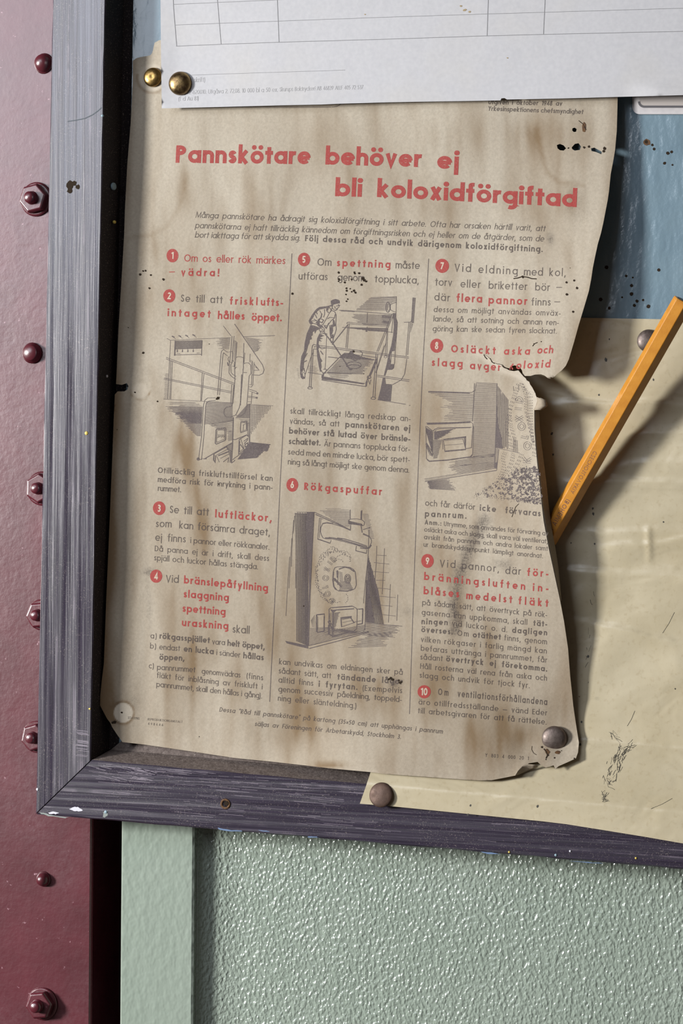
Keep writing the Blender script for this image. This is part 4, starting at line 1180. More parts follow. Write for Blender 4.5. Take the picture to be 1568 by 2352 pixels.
# ------------------------------------------------------------------ line drawings
def art(fnc, name='line_drawing'):
    p = Print(pfn, wear); fnc(p); return p.build(name, M['art_ink'], poster)
def boiler_room(p):
    z = Q1
    L = lambda pts, w=1.0: p.line(pts, w, z)
    L([(100, 237), (148, 262), (560, 240), (920, 228)]); L([(1085, 215), (1490, 200)], 1.2); L([(148, 262), (135, 500)])
    for x, y in ((165, 208), (250, 200), (338, 195), (430, 188)):
        L([(x, y), (x + 50, y + 36)], .9); L([(x, y), (x + 32, y + 14)], 2.6)
    p.hatch((208, 270), (208, 370), (552, 260), (548, 363), 13, .7, z); p.hatch((208, 268), (552, 260), (208, 372), (548, 365), 40, .6, z)
    for pts, w in (([(205, 265), (197, 460)], 1.6), ([(212, 265), (206, 460)], 1), ([(553, 260), (545, 460)], 1.6), ([(212, 375), (545, 365)], 1), ([(210, 450), (540, 440)], 1.4), ([(230, 430), (270, 432)], 1), ([(485, 425), (520, 423)], 1)): L(pts, w)
    for x in (237, 303, 372, 442): L([(x, 370), (x - 3, 392)], .9); L([(x - 1, 388), (x - 4, 412)], 2.6)
    for a, b in (((90, 480), (970, 815)), ((90, 500), (965, 832)), ((62, 745), (935, 922)), ((62, 760), (930, 940))): L([a, b], 1.2)
    for a, b in (((135, 500), (112, 1015)), ((152, 520), (136, 1015)), ((172, 525), (150, 1018)), ((555, 680), (535, 1040)), ((577, 690), (545, 1040)), ((935, 830), (920, 1075)), ((962, 830), (937, 1075))): L([a, b], 1.1)
    L([(55, 1018), (560, 1045), (940, 1066)], 1)
    p.hatch((75, 690), (58, 1010), (122, 690), (110, 1012), 34, .55, z, .3, 0)
    p.hatch((52, 1112), (480, 1490), (560, 1118), (535, 1490), 46, .9, z, .22, .02)
    p.hatch((120, 1112), (330, 1330), (560, 1118), (545, 1330), 26, 1.1, z, .3, 0)
    p.hatch((70, 1060), (160, 1105), (545, 1050), (555, 1110), 9, .5, z, .5, .2)
    L([(752, 965), (796, 430), (806, 395), (830, 380), (868, 408), (890, 415)], 1.1); L([(776, 965), (822, 440), (830, 420), (850, 440), (880, 462)], 1.1)
    L([(725, 1000), (625, 1003), (590, 1030), (572, 1090), (545, 1500), (508, 1785)], 1.2); L([(725, 1035), (640, 1042), (607, 1070), (597, 1120), (575, 1500), (545, 1800)], 1.2)
    p.ell(*xy(z, (503, 1788)), 3.4, 3.6, fill=True); L([(520, 1800), (560, 1780)], 1.2); L([(570, 1785), (610, 1785)], 2)
    L([(1000, 285), (987, 480), (972, 620), (975, 760), (952, 1060), (930, 1112), (870, 1120), (838, 1150), (833, 1200), (858, 1245), (910, 1252), (985, 1222), (1030, 1130), (1048, 1050), (1082, 625), (1090, 295)], 1.3)
    L([(985, 485), (1010, 472), (1050, 472), (1085, 488)], 1.1); L([(972, 640), (985, 610), (1000, 605)], 1); L([(1090, 540), (1082, 560), (1085, 610), (1075, 650)], 1.2)
    L([(1102, 420), (1090, 560)], 1); L([(1170, 435), (1166, 545)], 1); L([(1085, 565), (1110, 552), (1150, 552), (1178, 580), (1180, 690), (1158, 720), (1140, 960), (1125, 1120), (1100, 1200), (1045, 1240), (990, 1226)], 1.2)
    L([(1085, 675), (1130, 676)], 1.2); L([(1062, 700), (1045, 1100)], 1.8)
    L([(825, 75), (925, 205)], 1); L([(970, 50), (1140, 300), (1328, 575), (1350, 640), (1335, 688), (1290, 710), (1190, 705)], 1.4); L([(1218, 560), (1285, 645), (1218, 648)], 1.1); L([(1235, 600), (1270, 628)], 1)
    L([(938, 205), (922, 405), (905, 560), (898, 680), (930, 725), (985, 762)], 1.2); L([(964, 205), (945, 405), (940, 540), (922, 580), (925, 675), (955, 705), (990, 725)], 1.1)
    L([(900, 410), (945, 405), (948, 430), (940, 545), (900, 540), (885, 500), (900, 470)], 1); L([(880, 545), (890, 590)], 2.5); L([(945, 520), (970, 540), (965, 600), (940, 590)], 1)
    L([(1202, 530), (1187, 835), (1160, 832)], 1.1); L([(1222, 545), (1205, 835), (1185, 862), (1155, 858)], 1.1); p.hatch((1175, 520), (1190, 640), (1195, 520), (1205, 640), 14, .7, z)
    L([(1155, 888), (1255, 922)], 1.3); L([(1155, 910), (1245, 945)], 1); p.ell(*xy(z, (1262, 943)), 2.4, 2.6, fill=True)
    L([(1145, 978), (1245, 992)], 1.2); L([(1145, 993), (1240, 1006)], 1); p.ell(*xy(z, (1255, 1000)), 2.2, 2.4, fill=True); L([(1195, 930), (1182, 1080)], 1.1); L([(1140, 1050), (1180, 1052)], 1)
    p.hatch((605, 1050), (590, 1340), (945, 1066), (945, 1300), 44, .6, z); p.hatch((640, 1340), (700, 1400), (945, 1290), (945, 1440), 14, .7, z, .25, 0); p.hatch((870, 1430), (880, 1560), (945, 1430), (945, 1540), 14, .7, z, .2, 0)
    L([(955, 1250), (945, 1600), (930, 1840)], 2.2); L([(590, 1782), (945, 1575)], 1.8); L([(1170, 1080), (1165, 1570)], 1.5)
    p.hatch((1135, 1085), (985, 1255), (1175, 1080), (1172, 1260), 24, 1.0, z); p.hatch((960, 1270), (1100, 1330), (1170, 1270), (1168, 1330), 8, .6, z, .3, 0); p.hatch((1130, 1330), (1135, 1480), (1168, 1320), (1166, 1500), 22, .7, z)
    for w, pts in ((1.8, [(732, 1415), (745, 1405), (850, 1385), (858, 1400), (858, 1535), (845, 1550), (735, 1597), (722, 1585), (732, 1415)]), (.9, [(745, 1425), (840, 1400), (845, 1530), (738, 1575), (745, 1425)])): L(pts, w)
    for k in range(6): x = 750 + 16 * k; L([(x, 1520 - 8 * k % 17), (x + 12, 1495 - k * 3), (x + 8, 1470)], .8)
    L([(705, 1722), (868, 1630), (880, 1665), (922, 1680), (912, 1835)], 1.5); L([(705, 1722), (700, 1800), (720, 1830), (725, 1740)], 2.2); L([(735, 1740), (900, 1650)], 1); L([(740, 1750), (775, 1830)], .9); L([(760, 1745), (900, 1690)], 2.6); L([(790, 1780), (905, 1720)], 1); L([(825, 1825), (895, 1770), (885, 1835)], 1.5)
    p.hatch((870, 1620), (925, 1830), (945, 1590), (935, 1840), 26, .8, z)
    L([(955, 1535), (975, 1540), (1130, 1475)], 1.5)
    for w, pts in ((1.6, [(1052, 1312), (1128, 1300), (1132, 1420), (1050, 1448), (1045, 1400), (1052, 1312)]), (.9, [(1062, 1325), (1120, 1312), (1122, 1408), (1062, 1430)]), (1, [(1075, 1350), (1110, 1340)]), (1, [(1085, 1345), (1080, 1420)])): L(pts, w)
    for w, pts in ((1.6, [(1030, 1535), (1125, 1480), (1160, 1510), (1158, 1620), (1022, 1725), (1030, 1535)]), (2.2, [(1035, 1560), (1030, 1700)]), (1, [(1050, 1530), (1090, 1650), (1030, 1700)]), (1.5, [(1090, 1560), (1140, 1520), (1135, 1545), (1095, 1590)]), (2, [(1105, 1640), (1105, 1600), (1140, 1580), (1140, 1610), (1110, 1635)]), (2, [(1045, 1600), (1095, 1670)])): L(pts, w)
    L([(945, 1800), (965, 1780), (1165, 1640)], 1.3); L([(930, 1840), (960, 1820), (975, 1800)], 1.5)
    p.hatch((1165, 1572), (1010, 1790), (1440, 1602), (1270, 1770), 40, 1.2, z, 0, .08); p.hatch((1170, 1575), (1160, 1655), (1430, 1604), (1395, 1690), 22, 1.3, z, 0, .05)
    L([(1180, 1085), (1465, 1105)], .9)
    for k in range(13): x = 1190 + 20 * k; L([(x, 1090 + k), (x - 6, 1480 - 27 * k - random.random() * 30)], .8)
    for k in range(17): y = 1105 + 21 * k; L([(1185, y), (1420 - 15 * k - random.random() * 30, y + 5)], .7)
    p.hatch((690, 250), (760, 370), (920, 232), (900, 372), 20, .6, z, .5, .02); p.hatch((1105, 222), (1215, 415), (1340, 260), (1290, 385), 22, .7, z, 0, .3); p.hatch((965, 260), (955, 520), (1000, 280), (975, 520), 30, .6, z)
art(boiler_room)

def stoker(p):
    z = Q2
    L = lambda pts, w=1.0: p.line(pts, w, z)
    F = lambda pts: p.fill(pts, z)
    p.hatch((950, 75), (760, 235), (1285, 62), (1165, 240), 17, .9, z, .06, 0); p.hatch((930, 85), (1100, 130), (1285, 70), (1285, 130), 6, .9, z, .1, 0)
    L([(550, 238), (700, 245), (1170, 285), (1245, 290)], 1.4); L([(570, 246), (750, 256)], 1.6)
    p.hatch((640, 290), (800, 420), (1230, 300), (1180, 430), 16, .8, z, .18, 0); p.hatch((1080, 300), (1100, 430), (1235, 300), (1190, 430), 14, 1.0, z, .2, 0); p.hatch((590, 458), (900, 500), (1175, 470), (1165, 515), 8, .9, z, .15, 0)
    L([(590, 458), (900, 488), (1240, 522)], 1.3)
    for a, b in (((668, 395), (1180, 435)), ((668, 412), (1178, 450)), ((665, 412), (637, 722)), ((682, 412), (655, 728)), ((1230, 288), (1035, 770)), ((1250, 292), (1052, 772)), ((1245, 300), (1225, 530)), ((1178, 455), (1163, 830)), ((1168, 470), (1142, 825)),
                 ((915, 270), (908, 400)), ((912, 450), (902, 505))): L([a, b], 1.1)
    L([(662, 425), (460, 680)], 2.0); L([(650, 415), (655, 395), (685, 392)], 1.2); p.ell(*xy(z, (902, 508)), 2.6, 1.3, 1, fill=True)
    p.ell(*xy(z, (1178, 200)), 4.6, 11.8, 1.6); p.ell(*xy(z, (1190, 200)), 3.4, 9, 1); L([(1210, 165), (1210, 235)], 1.2); L([(1210, 170), (1240, 150), (1285, 140)], 1.1); L([(1210, 230), (1240, 250), (1275, 262)], 1.2)
    L([(1288, 60), (1280, 330), (1300, 395), (1292, 520), (1272, 770), (1262, 930)], 1.2)
    F([(1240, 275), (1280, 275), (1283, 340), (1302, 395), (1290, 560), (1272, 660), (1265, 760), (1222, 770), (1205, 830), (1212, 930), (1262, 930), (1255, 985), (1230, 1005), (1170, 1005), (1145, 1080), (1125, 1078), (1165, 920), (1180, 830), (1222, 690), (1245, 560), (1255, 450), (1250, 350)])
    F([(1112, 1110), (1142, 1110), (1152, 1190), (1232, 1200), (1215, 1410), (1048, 1390), (1085, 1250)])
    L([(1500, 75), (1482, 370), (1470, 390), (1385, 395)], 1.3); p.hatch((1500, 78), (1480, 400), (1535, 82), (1510, 400), 36, 1.4, z); p.hatch((1475, 410), (1465, 520), (1500, 420), (1470, 520), 12, 1.0, z)
    for a, b in (((1465, 395), (1432, 815)), ((1447, 395), (1412, 825))): L([a, b], 1.1)
    L([(1420, 865), (1408, 960), (1392, 1060), (1350, 1135), (1240, 1195), (1150, 1190)], 1.3); L([(1225, 765), (1212, 930)], 1.1)
    L([(1045, 1390), (1405, 1448)], 1.4); L([(1450, 1463), (1465, 1460)], 1.3); L([(150, 1040), (330, 1066)], 1.2); p.hatch((140, 950), (150, 1035), (280, 960), (300, 1050), 8, .6, z, .1, .3); L([(410, 838), (545, 855)], 1.8)
    L([(215, 820), (300, 830)], .8)
    # platform with two lids
    p.hatch((575, 850), (385, 1045), (1020, 880), (870, 1060), 22, 1.0, z, 0, .15); p.hatch((600, 800), (560, 850), (700, 800), (1035, 880), 10, 1.3, z)
    p.hatch((385, 1040), (440, 1100), (760, 1050), (640, 1110), 6, .8, z, .05, .3)
    L([(620, 790), (555, 845), (335, 1072)], 1.6); L([(620, 790), (700, 795)], 1.5); L([(850, 820), (1040, 848)], 1.5); L([(1040, 850), (1020, 890), (890, 1180)], 1.4)
    F([(1010, 890), (1035, 878), (1045, 890), (958, 1080), (935, 1080)]); F([(328, 1095), (350, 1090), (885, 1178), (860, 1192), (620, 1160), (330, 1130)]); L([(325, 1135), (890, 1220), (915, 1150)], 1.8); F([(325, 1075), (360, 1060), (350, 1090), (325, 1110)]); F([(890, 1170), (915, 1150), (905, 1220), (890, 1215)])
    L([(910, 1085), (955, 1085), (960, 1110), (910, 1110)], 1.3); p.ell(*xy(z, (935, 1100)), 4.2, 3.4, 1.2); L([(920, 1125), (945, 1190), (960, 1130)], 1.5)
    M_ = p
    for cx, cy, rx, ry in ((765, 800, 86, 50), (740, 945, 95, 46)):
        p.ell(*xy(z, (cx, cy)), rx / z[2], ry / z[2], 1.4); 
    p.ell(*xy(z, (765, 835)), 84 / z[2], 42 / z[2], 1.2, None, 10, 170); p.ell(*xy(z, (755, 868)), 26 / z[2], 18 / z[2], 1.5); F([(690, 770), (720, 765), (740, 800), (830, 820), (845, 800), (800, 840), (720, 830), (690, 800)])
    p.ell(*xy(z, (738, 975)), 92 / z[2], 36 / z[2], 2, None, 190, 350); p.ell(*xy(z, (700, 995)), 4, 2.4, fill=True)
    # stoker
    F([(442, 118), (468, 103), (505, 93), (540, 103), (557, 115), (560, 150), (520, 155), (470, 168), (447, 158)]); F([(540, 163), (568, 178), (548, 186), (530, 172)]); F([(447, 158), (475, 165), (468, 195), (455, 190)])
    L([(470, 168), (462, 205), (482, 232), (500, 242), (528, 226), (532, 208), (548, 200), (550, 165)], 1.2); L([(515, 180), (530, 185)], 2); L([(490, 185), (500, 200), (495, 215)], 1.2); L([(505, 215), (522, 218)], 1.3); L([(500, 240), (520, 232), (522, 222)], 1.8)
    F([(452, 170), (400, 185), (300, 195), (255, 225), (200, 300), (160, 372), (165, 400), (188, 425), (222, 405), (200, 385), (186, 375), (218, 330), (235, 290), (262, 258), (300, 230), (370, 214), (430, 208), (440, 235), (425, 190), (460, 190)])
    F([(385, 215), (420, 210), (400, 250), (430, 275), (405, 270), (385, 245)]); L([(430, 205), (448, 240), (420, 285), (380, 360), (340, 425), (300, 430)], 1.4); L([(462, 205), (440, 262)], 1.6); L([(362, 225), (365, 290), (350, 330)], 1.5)
    for pts, w in (([(255, 250), (270, 290)], 2.2), ([(240, 290), (265, 340)], 1.8), ([(300, 240), (326, 290), (312, 335), (275, 365)], 1.3), ([(328, 280), (320, 330), (290, 370)], 2.2), ([(190, 378), (250, 372), (262, 365)], 1.4), ([(205, 402), (262, 420), (300, 455)], 1.6), ([(225, 350), (270, 380), (250, 405)], 1.5),
                   ([(320, 350), (350, 365), (330, 400), (300, 385)], 2.0), ([(400, 350), (430, 330), (490, 335), (500, 290)], 1.6), ([(350, 430), (400, 440), (450, 370), (490, 340)], 1.4), ([(360, 440), (385, 470), (420, 400)], 2.4)): L(pts, w)
    L([(455, 242), (495, 258), (512, 300), (508, 430), (515, 480), (498, 540), (478, 590), (470, 625)], 1.6); L([(428, 430), (436, 560), (448, 600)], 1.4)
    F([(470, 350), (490, 370), (505, 440), (470, 455), (472, 500), (460, 545), (440, 560), (436, 480), (440, 430), (470, 420)]); F([(440, 560), (478, 545), (475, 590), (445, 600)])
    F([(275, 370), (300, 360), (300, 420), (340, 440), (345, 460), (300, 460), (260, 410)])
    p.ell(*xy(z, (330, 488)), 6, 5.4, 1.5); p.ell(*xy(z, (335, 520)), 5, 3.6, 1.3); L([(310, 470), (350, 490)], 1.4); p.ell(*xy(z, (455, 620)), 3.4, 5, 1.5); F([(440, 630), (480, 640), (470, 665), (445, 660)])
    F([(185, 425), (240, 440), (300, 462), (282, 490), (262, 495), (240, 540), (232, 505), (210, 520), (212, 560), (192, 570), (200, 610), (172, 620), (170, 660), (150, 700), (142, 740), (125, 790), (108, 840), (98, 920), (95, 980), (78, 1035), (50, 1050), (48, 980), (65, 830), (100, 760), (108, 660), (135, 540)])
    F([(268, 600), (300, 535), (330, 555), (360, 565), (305, 590), (345, 600), (300, 615), (330, 640), (290, 635), (285, 670), (300, 700), (284, 740), (310, 850), (335, 890), (318, 910), (325, 960), (318, 1000), (332, 1025), (305, 1030), (290, 960), (270, 850), (258, 700)])
    L([(340, 530), (392, 540), (385, 690), (382, 800), (372, 960), (366, 1005)], 1.1); L([(300, 540), (268, 620)], 1.2); L([(215, 780), (185, 850), (150, 960), (112, 1070)], 1.2); L([(310, 760), (345, 810)], 2); L([(265, 700), (330, 735), (385, 720)], 1.5); L([(225, 735), (280, 742)], 1.4)
    for pts in ([(130, 700), (115, 770)], [(90, 880), (140, 790)], [(70, 920), (135, 885)], [(60, 1010), (100, 990), (105, 1030)]): L(pts, 2)
    F([(48, 1050), (80, 1045), (85, 1085), (112, 1100), (110, 1118), (80, 1125), (60, 1105)]); L([(80, 1040), (110, 1045), (112, 1100)], 1.3); F([(320, 1020), (345, 1040), (380, 1030), (378, 1050), (345, 1060)]); L([(345, 1000), (372, 992), (390, 1005), (375, 1030)], 1.3)
    L([(360, 530), (470, 665), (680, 985)], 2.6)
    for a, b in (((235, 683), (1445, 838)), ((240, 703), (1445, 856)), ((203, 715), (166, 1230)), ((220, 735), (188, 1235)), ((1025, 795), (985, 1360)), ((1046, 800), (1010, 1365)), ((1040, 1073), (1455, 1135)), ((1040, 1092), (1452, 1155)), ((1155, 650), (1025, 1050)), ((1130, 690), (1020, 1040))): L([a, b], 1.4 if a[0] < 1100 else 1.0)
    L([(205, 715), (210, 690), (225, 678), (240, 684)], 1.5); L([(235, 700), (240, 720)], 1.3); p.ell(*xy(z, (177, 1238)), 5.2, 2.6, 1.4); p.ell(*xy(z, (990, 1370)), 5.2, 2.8, 1.4); p.ell(*xy(z, (1148, 838)), 3.4, 2.4, 1)
    p.hatch((5, 990), (25, 1110), (30, 990), (45, 1110), 10, .5, z)
art(stoker)

def ash(p):
    z = Q3
    L = lambda pts, w=1.0: p.line(pts, w, z)
    L([(95, 208), (400, 216), (590, 222)], 3.2); L([(590, 222), (625, 212), (645, 195)], 1.3); L([(648, 105), (640, 320), (625, 565)], 1.5); L([(668, 105), (655, 205)], 1); L([(670, 98), (920, 112)], 1.2); L([(920, 108), (912, 500), (890, 1120)], 1.6)
    p.hatch((668, 112), (640, 240), (918, 122), (917, 245), 14, .75, z); p.hatch((640, 250), (638, 600), (917, 254), (908, 600), 38, .75, z); p.hatch((645, 610), (630, 980), (908, 608), (900, 960), 41, .75, z)
    p.hatch((110, 226), (330, 320), (640, 235), (636, 325), 10, .75, z, .16, 0); p.hatch((330, 330), (220, 405), (636, 335), (634, 410), 8, .8, z, .3, 0); p.hatch((330, 418), (250, 545), (634, 422), (626, 560), 13, .8, z, .3, 0)
    p.hatch((922, 130), (1052, 300), (905, 880), (1050, 905), 15, .9, z, 0, .05)
    p.fill([(918, 330), (926, 500), (940, 640), (975, 760), (985, 890), (905, 878), (912, 560)], z)
    L([(70, 583), (330, 577), (600, 570), (625, 585), (640, 640), (625, 960), (600, 985), (330, 1025), (110, 1047), (72, 1010), (65, 620)], 1.2)
    L([(80, 593), (340, 586), (600, 572)], 4.0); L([(80, 1020), (105, 1042), (330, 1028), (600, 990), (622, 965)], 2.6)
    L([(76, 625), (150, 682), (170, 660), (210, 642), (615, 634)], 1.5); L([(148, 690), (146, 960)], 1.8); L([(162, 700), (185, 668), (230, 652), (600, 640)], 1); L([(632, 610), (612, 880), (540, 892)], 1.5)
    p.hatch((70, 650), (75, 700), (140, 690), (140, 930), 18, .9, z); p.fill([(70, 640), (138, 680), (140, 900), (130, 930), (122, 760), (100, 690)], z)
    p.hatch((165, 690), (165, 780), (460, 645), (215, 780), 18, 1.0, z, 0, .25); p.hatch((155, 790), (155, 1010), (265, 785), (205, 1000), 32, .75, z, 0, .1)
    L([(278, 778), (545, 745), (540, 905), (295, 928), (275, 790)], 1.3); L([(275, 782), (540, 756)], 2.6); L([(285, 795), (510, 775), (540, 890)], 1); L([(288, 852), (510, 833)], .9); L([(290, 922), (545, 900)], 2.8); L([(262, 780), (270, 900)], 1); L([(530, 760), (535, 860)], 2)
    L([(66, 830), (140, 975)], 3.2); L([(72, 820), (152, 950), (140, 985)], 1.3); L([(66, 860), (120, 975)], 1)
    p.hatch((340, 1048), (330, 1120), (900, 968), (895, 1040), 9, .75, z, .15, 0); p.hatch((320, 1108), (400, 1190), (895, 1050), (893, 1110), 10, .75, z, .12, .02); p.hatch((630, 985), (560, 1005), (898, 955), (898, 985), 4, .75, z)
    L([(48, 1256), (905, 1118)], 1); L([(55, 1270), (900, 1128)], .8); L([(55, 1285), (915, 1152)], 1.6); L([(915, 1150), (942, 900)], 1); p.fill([(890, 1060), (922, 1052), (914, 1135), (885, 1122)], z); p.hatch((902, 890), (895, 1050), (940, 900), (925, 1050), 22, .7, z)
    p.hatch((70, 1290), (95, 1372), (370, 1252), (440, 1390), 16, 1.0, z, .08, .2)
    L([(905, 882), (1045, 910), (1190, 945)], 1.0)
    random.seed(3)
    def dots(path, w=.8):
        q = densify(zz(z, spline(path, 6)), 2.6)
        for i in range(0, len(q) - 1, 2): p.line(q[i:i+2], w)
    base = [[(1160, 110), (1105, 270), (1062, 400), (1042, 520), (1010, 640), (1050, 760), (1070, 900)], [(1000, 930), (972, 1000), (985, 1100), (958, 1190), (910, 1265)], [(1090, 940), (1085, 1020), (1032, 1140), (935, 1255)], [(1200, 950), (1150, 1060), (1080, 1165)],
            [(1195, 100), (1245, 240), (1252, 420), (1282, 560), (1312, 700), (1342, 850), (1350, 980)], [(1050, 400), (1060, 560), (1075, 640), (1110, 760), (1120, 880)]]
    for b in base:
        for k in range(3): dots([(x + 18 * k, y + 6 * k) for x, y in b])
    for k in range(5): dots([(1225 + 22 * k, 110 + 30 * k), (1265 + 20 * k, 260), (1270 + 18 * k, 430), (1300 + 12 * k, 620), (1340 + 6 * k, 820)], .7)
    for k in range(5): L([(1115 + 12 * k, 760 + 8 * k), (1115 + 13 * k, 925 + 4 * k)], .8)
    L([(1115, 140), (1118, 200)], .9); L([(1175, 130), (1182, 190)], .9)
    # gas word, drifting upwards in open letters
    for ch, x, y, ang, cp in (('K', 1322, 1068, 84, 19), ('O', 1325, 912, 84, 18.5), ('L', 1288, 778, 76, 17), ('O', 1256, 676, 86, 18), ('X', 1230, 572, 89, 18.5), ('I', 1216, 428, 84, 17.5), ('D', 1226, 350, 80, 18.5)):
        a = radians(ang); q = xy(z, (x, y))
        p.letters(ch, q[0], q[1], cp, .22, cos(a) * .95, -sin(a), 1.05, 0, (-sin(a) * .95, -cos(a)), outline=.9)
    poly = [(655, 1442), (800, 1355), (930, 1262), (1100, 1175), (1265, 1085), (1330, 1120), (1400, 1095), (1418, 1200), (1440, 1400), (1452, 1555), (1330, 1535), (1150, 1510), (1000, 1500), (860, 1475)]
    n = 0
    while n < 430:
        x, y = random.uniform(655, 1452), random.uniform(1085, 1560)
        if not pip(poly, x, y): continue
        n += 1; dens = sstep(700, 1300, x)
        if random.random() > .35 + .65 * dens: continue
        r = random.uniform(5, 15) * (.5 + .6 * dens); k = random.random() * 6
        if random.random() < .45:
            p.fill([(x + r * (1 + .6 * sin(3 * a + k)) * cos(a), y + r * (1 + .6 * sin(2 * a + k)) * sin(a)) for a in [i * 2 * pi / 9 for i in range(9)]], z)
        else:
            a0 = random.uniform(0, 360); p.line(zz(z, arc(x, y, r * 1.5, r * 1.3, a0, a0 + random.uniform(140, 280), 8)), random.uniform(.9, 2.0))
    for _ in range(240):
        t_ = random.random(); x = lerp(655, 1270, t_) + random.gauss(0, 14); y = lerp(1440, 1090, t_) + random.gauss(0, 16) + random.random() ** 2 * 60
        if x < 1440: p.ell(*xy(z, (x, y)), .55, .55, fill=True)
    for _ in range(110):
        t_ = random.random(); x = lerp(800, 1450, t_); y = lerp(1470, 1545, t_) + random.gauss(0, 12)
        p.ell(*xy(z, (min(x, 1446), y)), .6, .6, fill=True)
art(ash)

def boiler(p):
    z = Q4
    L = lambda pts, w=1.0: p.line(pts, w, z)
    F = lambda pts: p.fill(pts, z)
    F([(335, 85), (420, 85), (412, 250), (400, 500), (375, 1100), (358, 1690), (340, 1690), (350, 1350), (362, 1000), (345, 600), (328, 300)])
    L([(190, 102), (330, 104)], 1.4); L([(215, 85), (425, 85)], 1.2)
    for k in range(15):
        t_ = k / 14; x0 = lerp(195, 335, t_); x1 = lerp(212, 348, t_)
        L([(x0, 100 - 8 * (k % 3 == 0)), (lerp(x0, x1, .6) + 6, 1000), (x1, 1635 + 4 * k)], lerp(.8, 1.5, t_))
    for pts in ([(178, 180), (165, 330), (150, 740)], [(188, 130), (175, 340)], [(155, 400), (138, 700), (120, 1000)], [(130, 620), (105, 960), (85, 1330)], [(205, 620), (200, 1000)]): L(pts, .9)
    L([(425, 85), (640, 185), (860, 300)], 1.5); L([(440, 112), (840, 292)], 2.0); L([(425, 90), (405, 480), (375, 1100), (357, 1690)], 1.3)
    L([(1082, 300), (1072, 580), (1048, 900), (1032, 1500)], 1.3); L([(1060, 720), (1030, 1000), (1015, 1180)], 1)
    L([(488, 155), (466, 412), (615, 460), (628, 420)], 1.1); L([(470, 408), (612, 458)], 2.2); L([(505, 165), (484, 395)], 1); L([(488, 155), (530, 170)], 1)
    L([(856, 55), (856, 165)], 1.5); L([(995, 62), (990, 175)], 2.2); L([(985, 70), (982, 170)], 1)
    L([(835, 185), (860, 168), (935, 165), (1000, 180), (1028, 205), (1022, 240), (1000, 250)], 1.4); L([(835, 185), (838, 225), (860, 232), (930, 222), (985, 232), (1005, 250)], 1.6); p.hatch((845, 190), (990, 225), (850, 228), (1005, 250), 18, 1.4, z)
    L([(862, 240), (858, 305)], 1.6); L([(858, 305), (760, 262), (640, 225), (570, 216), (525, 225), (505, 265), (498, 310), (510, 360), (530, 395), (560, 405), (650, 408), (780, 440), (930, 480), (1045, 520), (1085, 505), (1110, 450), (1110, 420), (1085, 375), (1010, 340)], 1.4)
    L([(525, 222), (580, 212), (650, 222)], 2.4); L([(985, 245), (1000, 330)], 2.2); L([(555, 395), (650, 395), (780, 425), (900, 460), (1060, 510)], 2.6); L([(700, 395), (780, 405), (950, 455), (1060, 495)], 2.0); L([(600, 385), (760, 412)], 1); L([(975, 515), (1050, 525), (1085, 515), (1110, 480)], 2.2); L([(1010, 350), (1085, 380)], 2)
    L([(930, 490), (922, 548), (1050, 580), (1056, 535)], 1.3); L([(922, 548), (1050, 580)], 2)
    p.hatch((470, 68), (760, 255), (852, 72), (850, 255), 15, .9, z, .12, 0); p.hatch((550, 40), (560, 56), (760, 42), (850, 56), 2, .7, z, .1, .2); p.hatch((1005, 110), (1095, 400), (1090, 112), (1150, 400), 18, 1.0, z, .02, .3); L([(1010, 295), (1095, 270)], 1.6)
    # cloud of gas around the fire door
    def bumpy(cx, cy, rx, ry, a0, a1, nb, d, w):
        pts = []
        for i in range(nb * 8 + 1):
            t_ = i / (nb * 8); a = radians(lerp(a0, a1, t_)); r = 1 + d * abs(sin(t_ * nb * pi)) + .03 * sin(t_ * 31)
            pts.append((cx + rx * r * cos(a), cy - ry * r * sin(a)))
        q = zz(z, pts)
        for i in range(0, len(q) - 3, 5): p.line(q[i:i+4], w)
    bumpy(690, 850, 220, 300, 85, 262, 15, .10, 1.0); bumpy(690, 850, 245, 335, 95, 250, 22, .05, .7); bumpy(690, 850, 205, 280, 60, 140, 8, .1, .9)
    bumpy(770, 660, 80, 60, -20, 190, 6, .15, .9); bumpy(760, 640, 95, 85, 0, 120, 7, .12, .7); bumpy(720, 690, 45, 35, 10, 180, 3, .2, .8)
    bumpy(690, 1120, 60, 45, 180, 330, 4, .15, .9); bumpy(790, 1120, 35, 50, -80, 90, 4, .15, .8); p.hatch((440, 780), (470, 1020), (455, 800), (490, 1040), 9, .8, z); p.hatch((490, 1050), (590, 1175), (520, 1050), (600, 1165), 8, .9, z)
    for ch, x, y, ang, cp in (('K', 680, 1140, 140, 14), ('O', 630, 1080, 116, 14), ('L', 590, 990, 104, 13.5), ('O', 598, 908, 90, 14), ('X', 604, 808, 72, 14), ('I', 638, 722, 56, 13.5), ('D', 662, 694, 44, 14)):
        a = radians(ang); q = xy(z, (x, y)); p.letters(ch, q[0], q[1], cp, .22, cos(a), -sin(a), .9, 0, (-sin(a), -cos(a)), outline=.8)
    # fire door
    L([(655, 790), (672, 752), (700, 742), (780, 740), (850, 747), (890, 770), (915, 800), (925, 880), (930, 960), (910, 1005), (860, 1028), (720, 1032), (675, 1010), (655, 970), (646, 900), (655, 790)], 1.5)
    L([(720, 770), (790, 745), (850, 760), (905, 800)], 2.6); L([(655, 800), (648, 900), (660, 980), (690, 1015)], 2.6); L([(720, 1028), (820, 1034), (890, 1010)], 2.6); F([(690, 790), (708, 780), (708, 880), (695, 870)]); L([(712, 795), (705, 960)], 1.2)
    p.hatch((720, 800), (730, 900), (760, 810), (770, 900), 12, .7, z); p.hatch((730, 905), (720, 1020), (860, 930), (900, 1010), 16, .7, z, .05, .1)
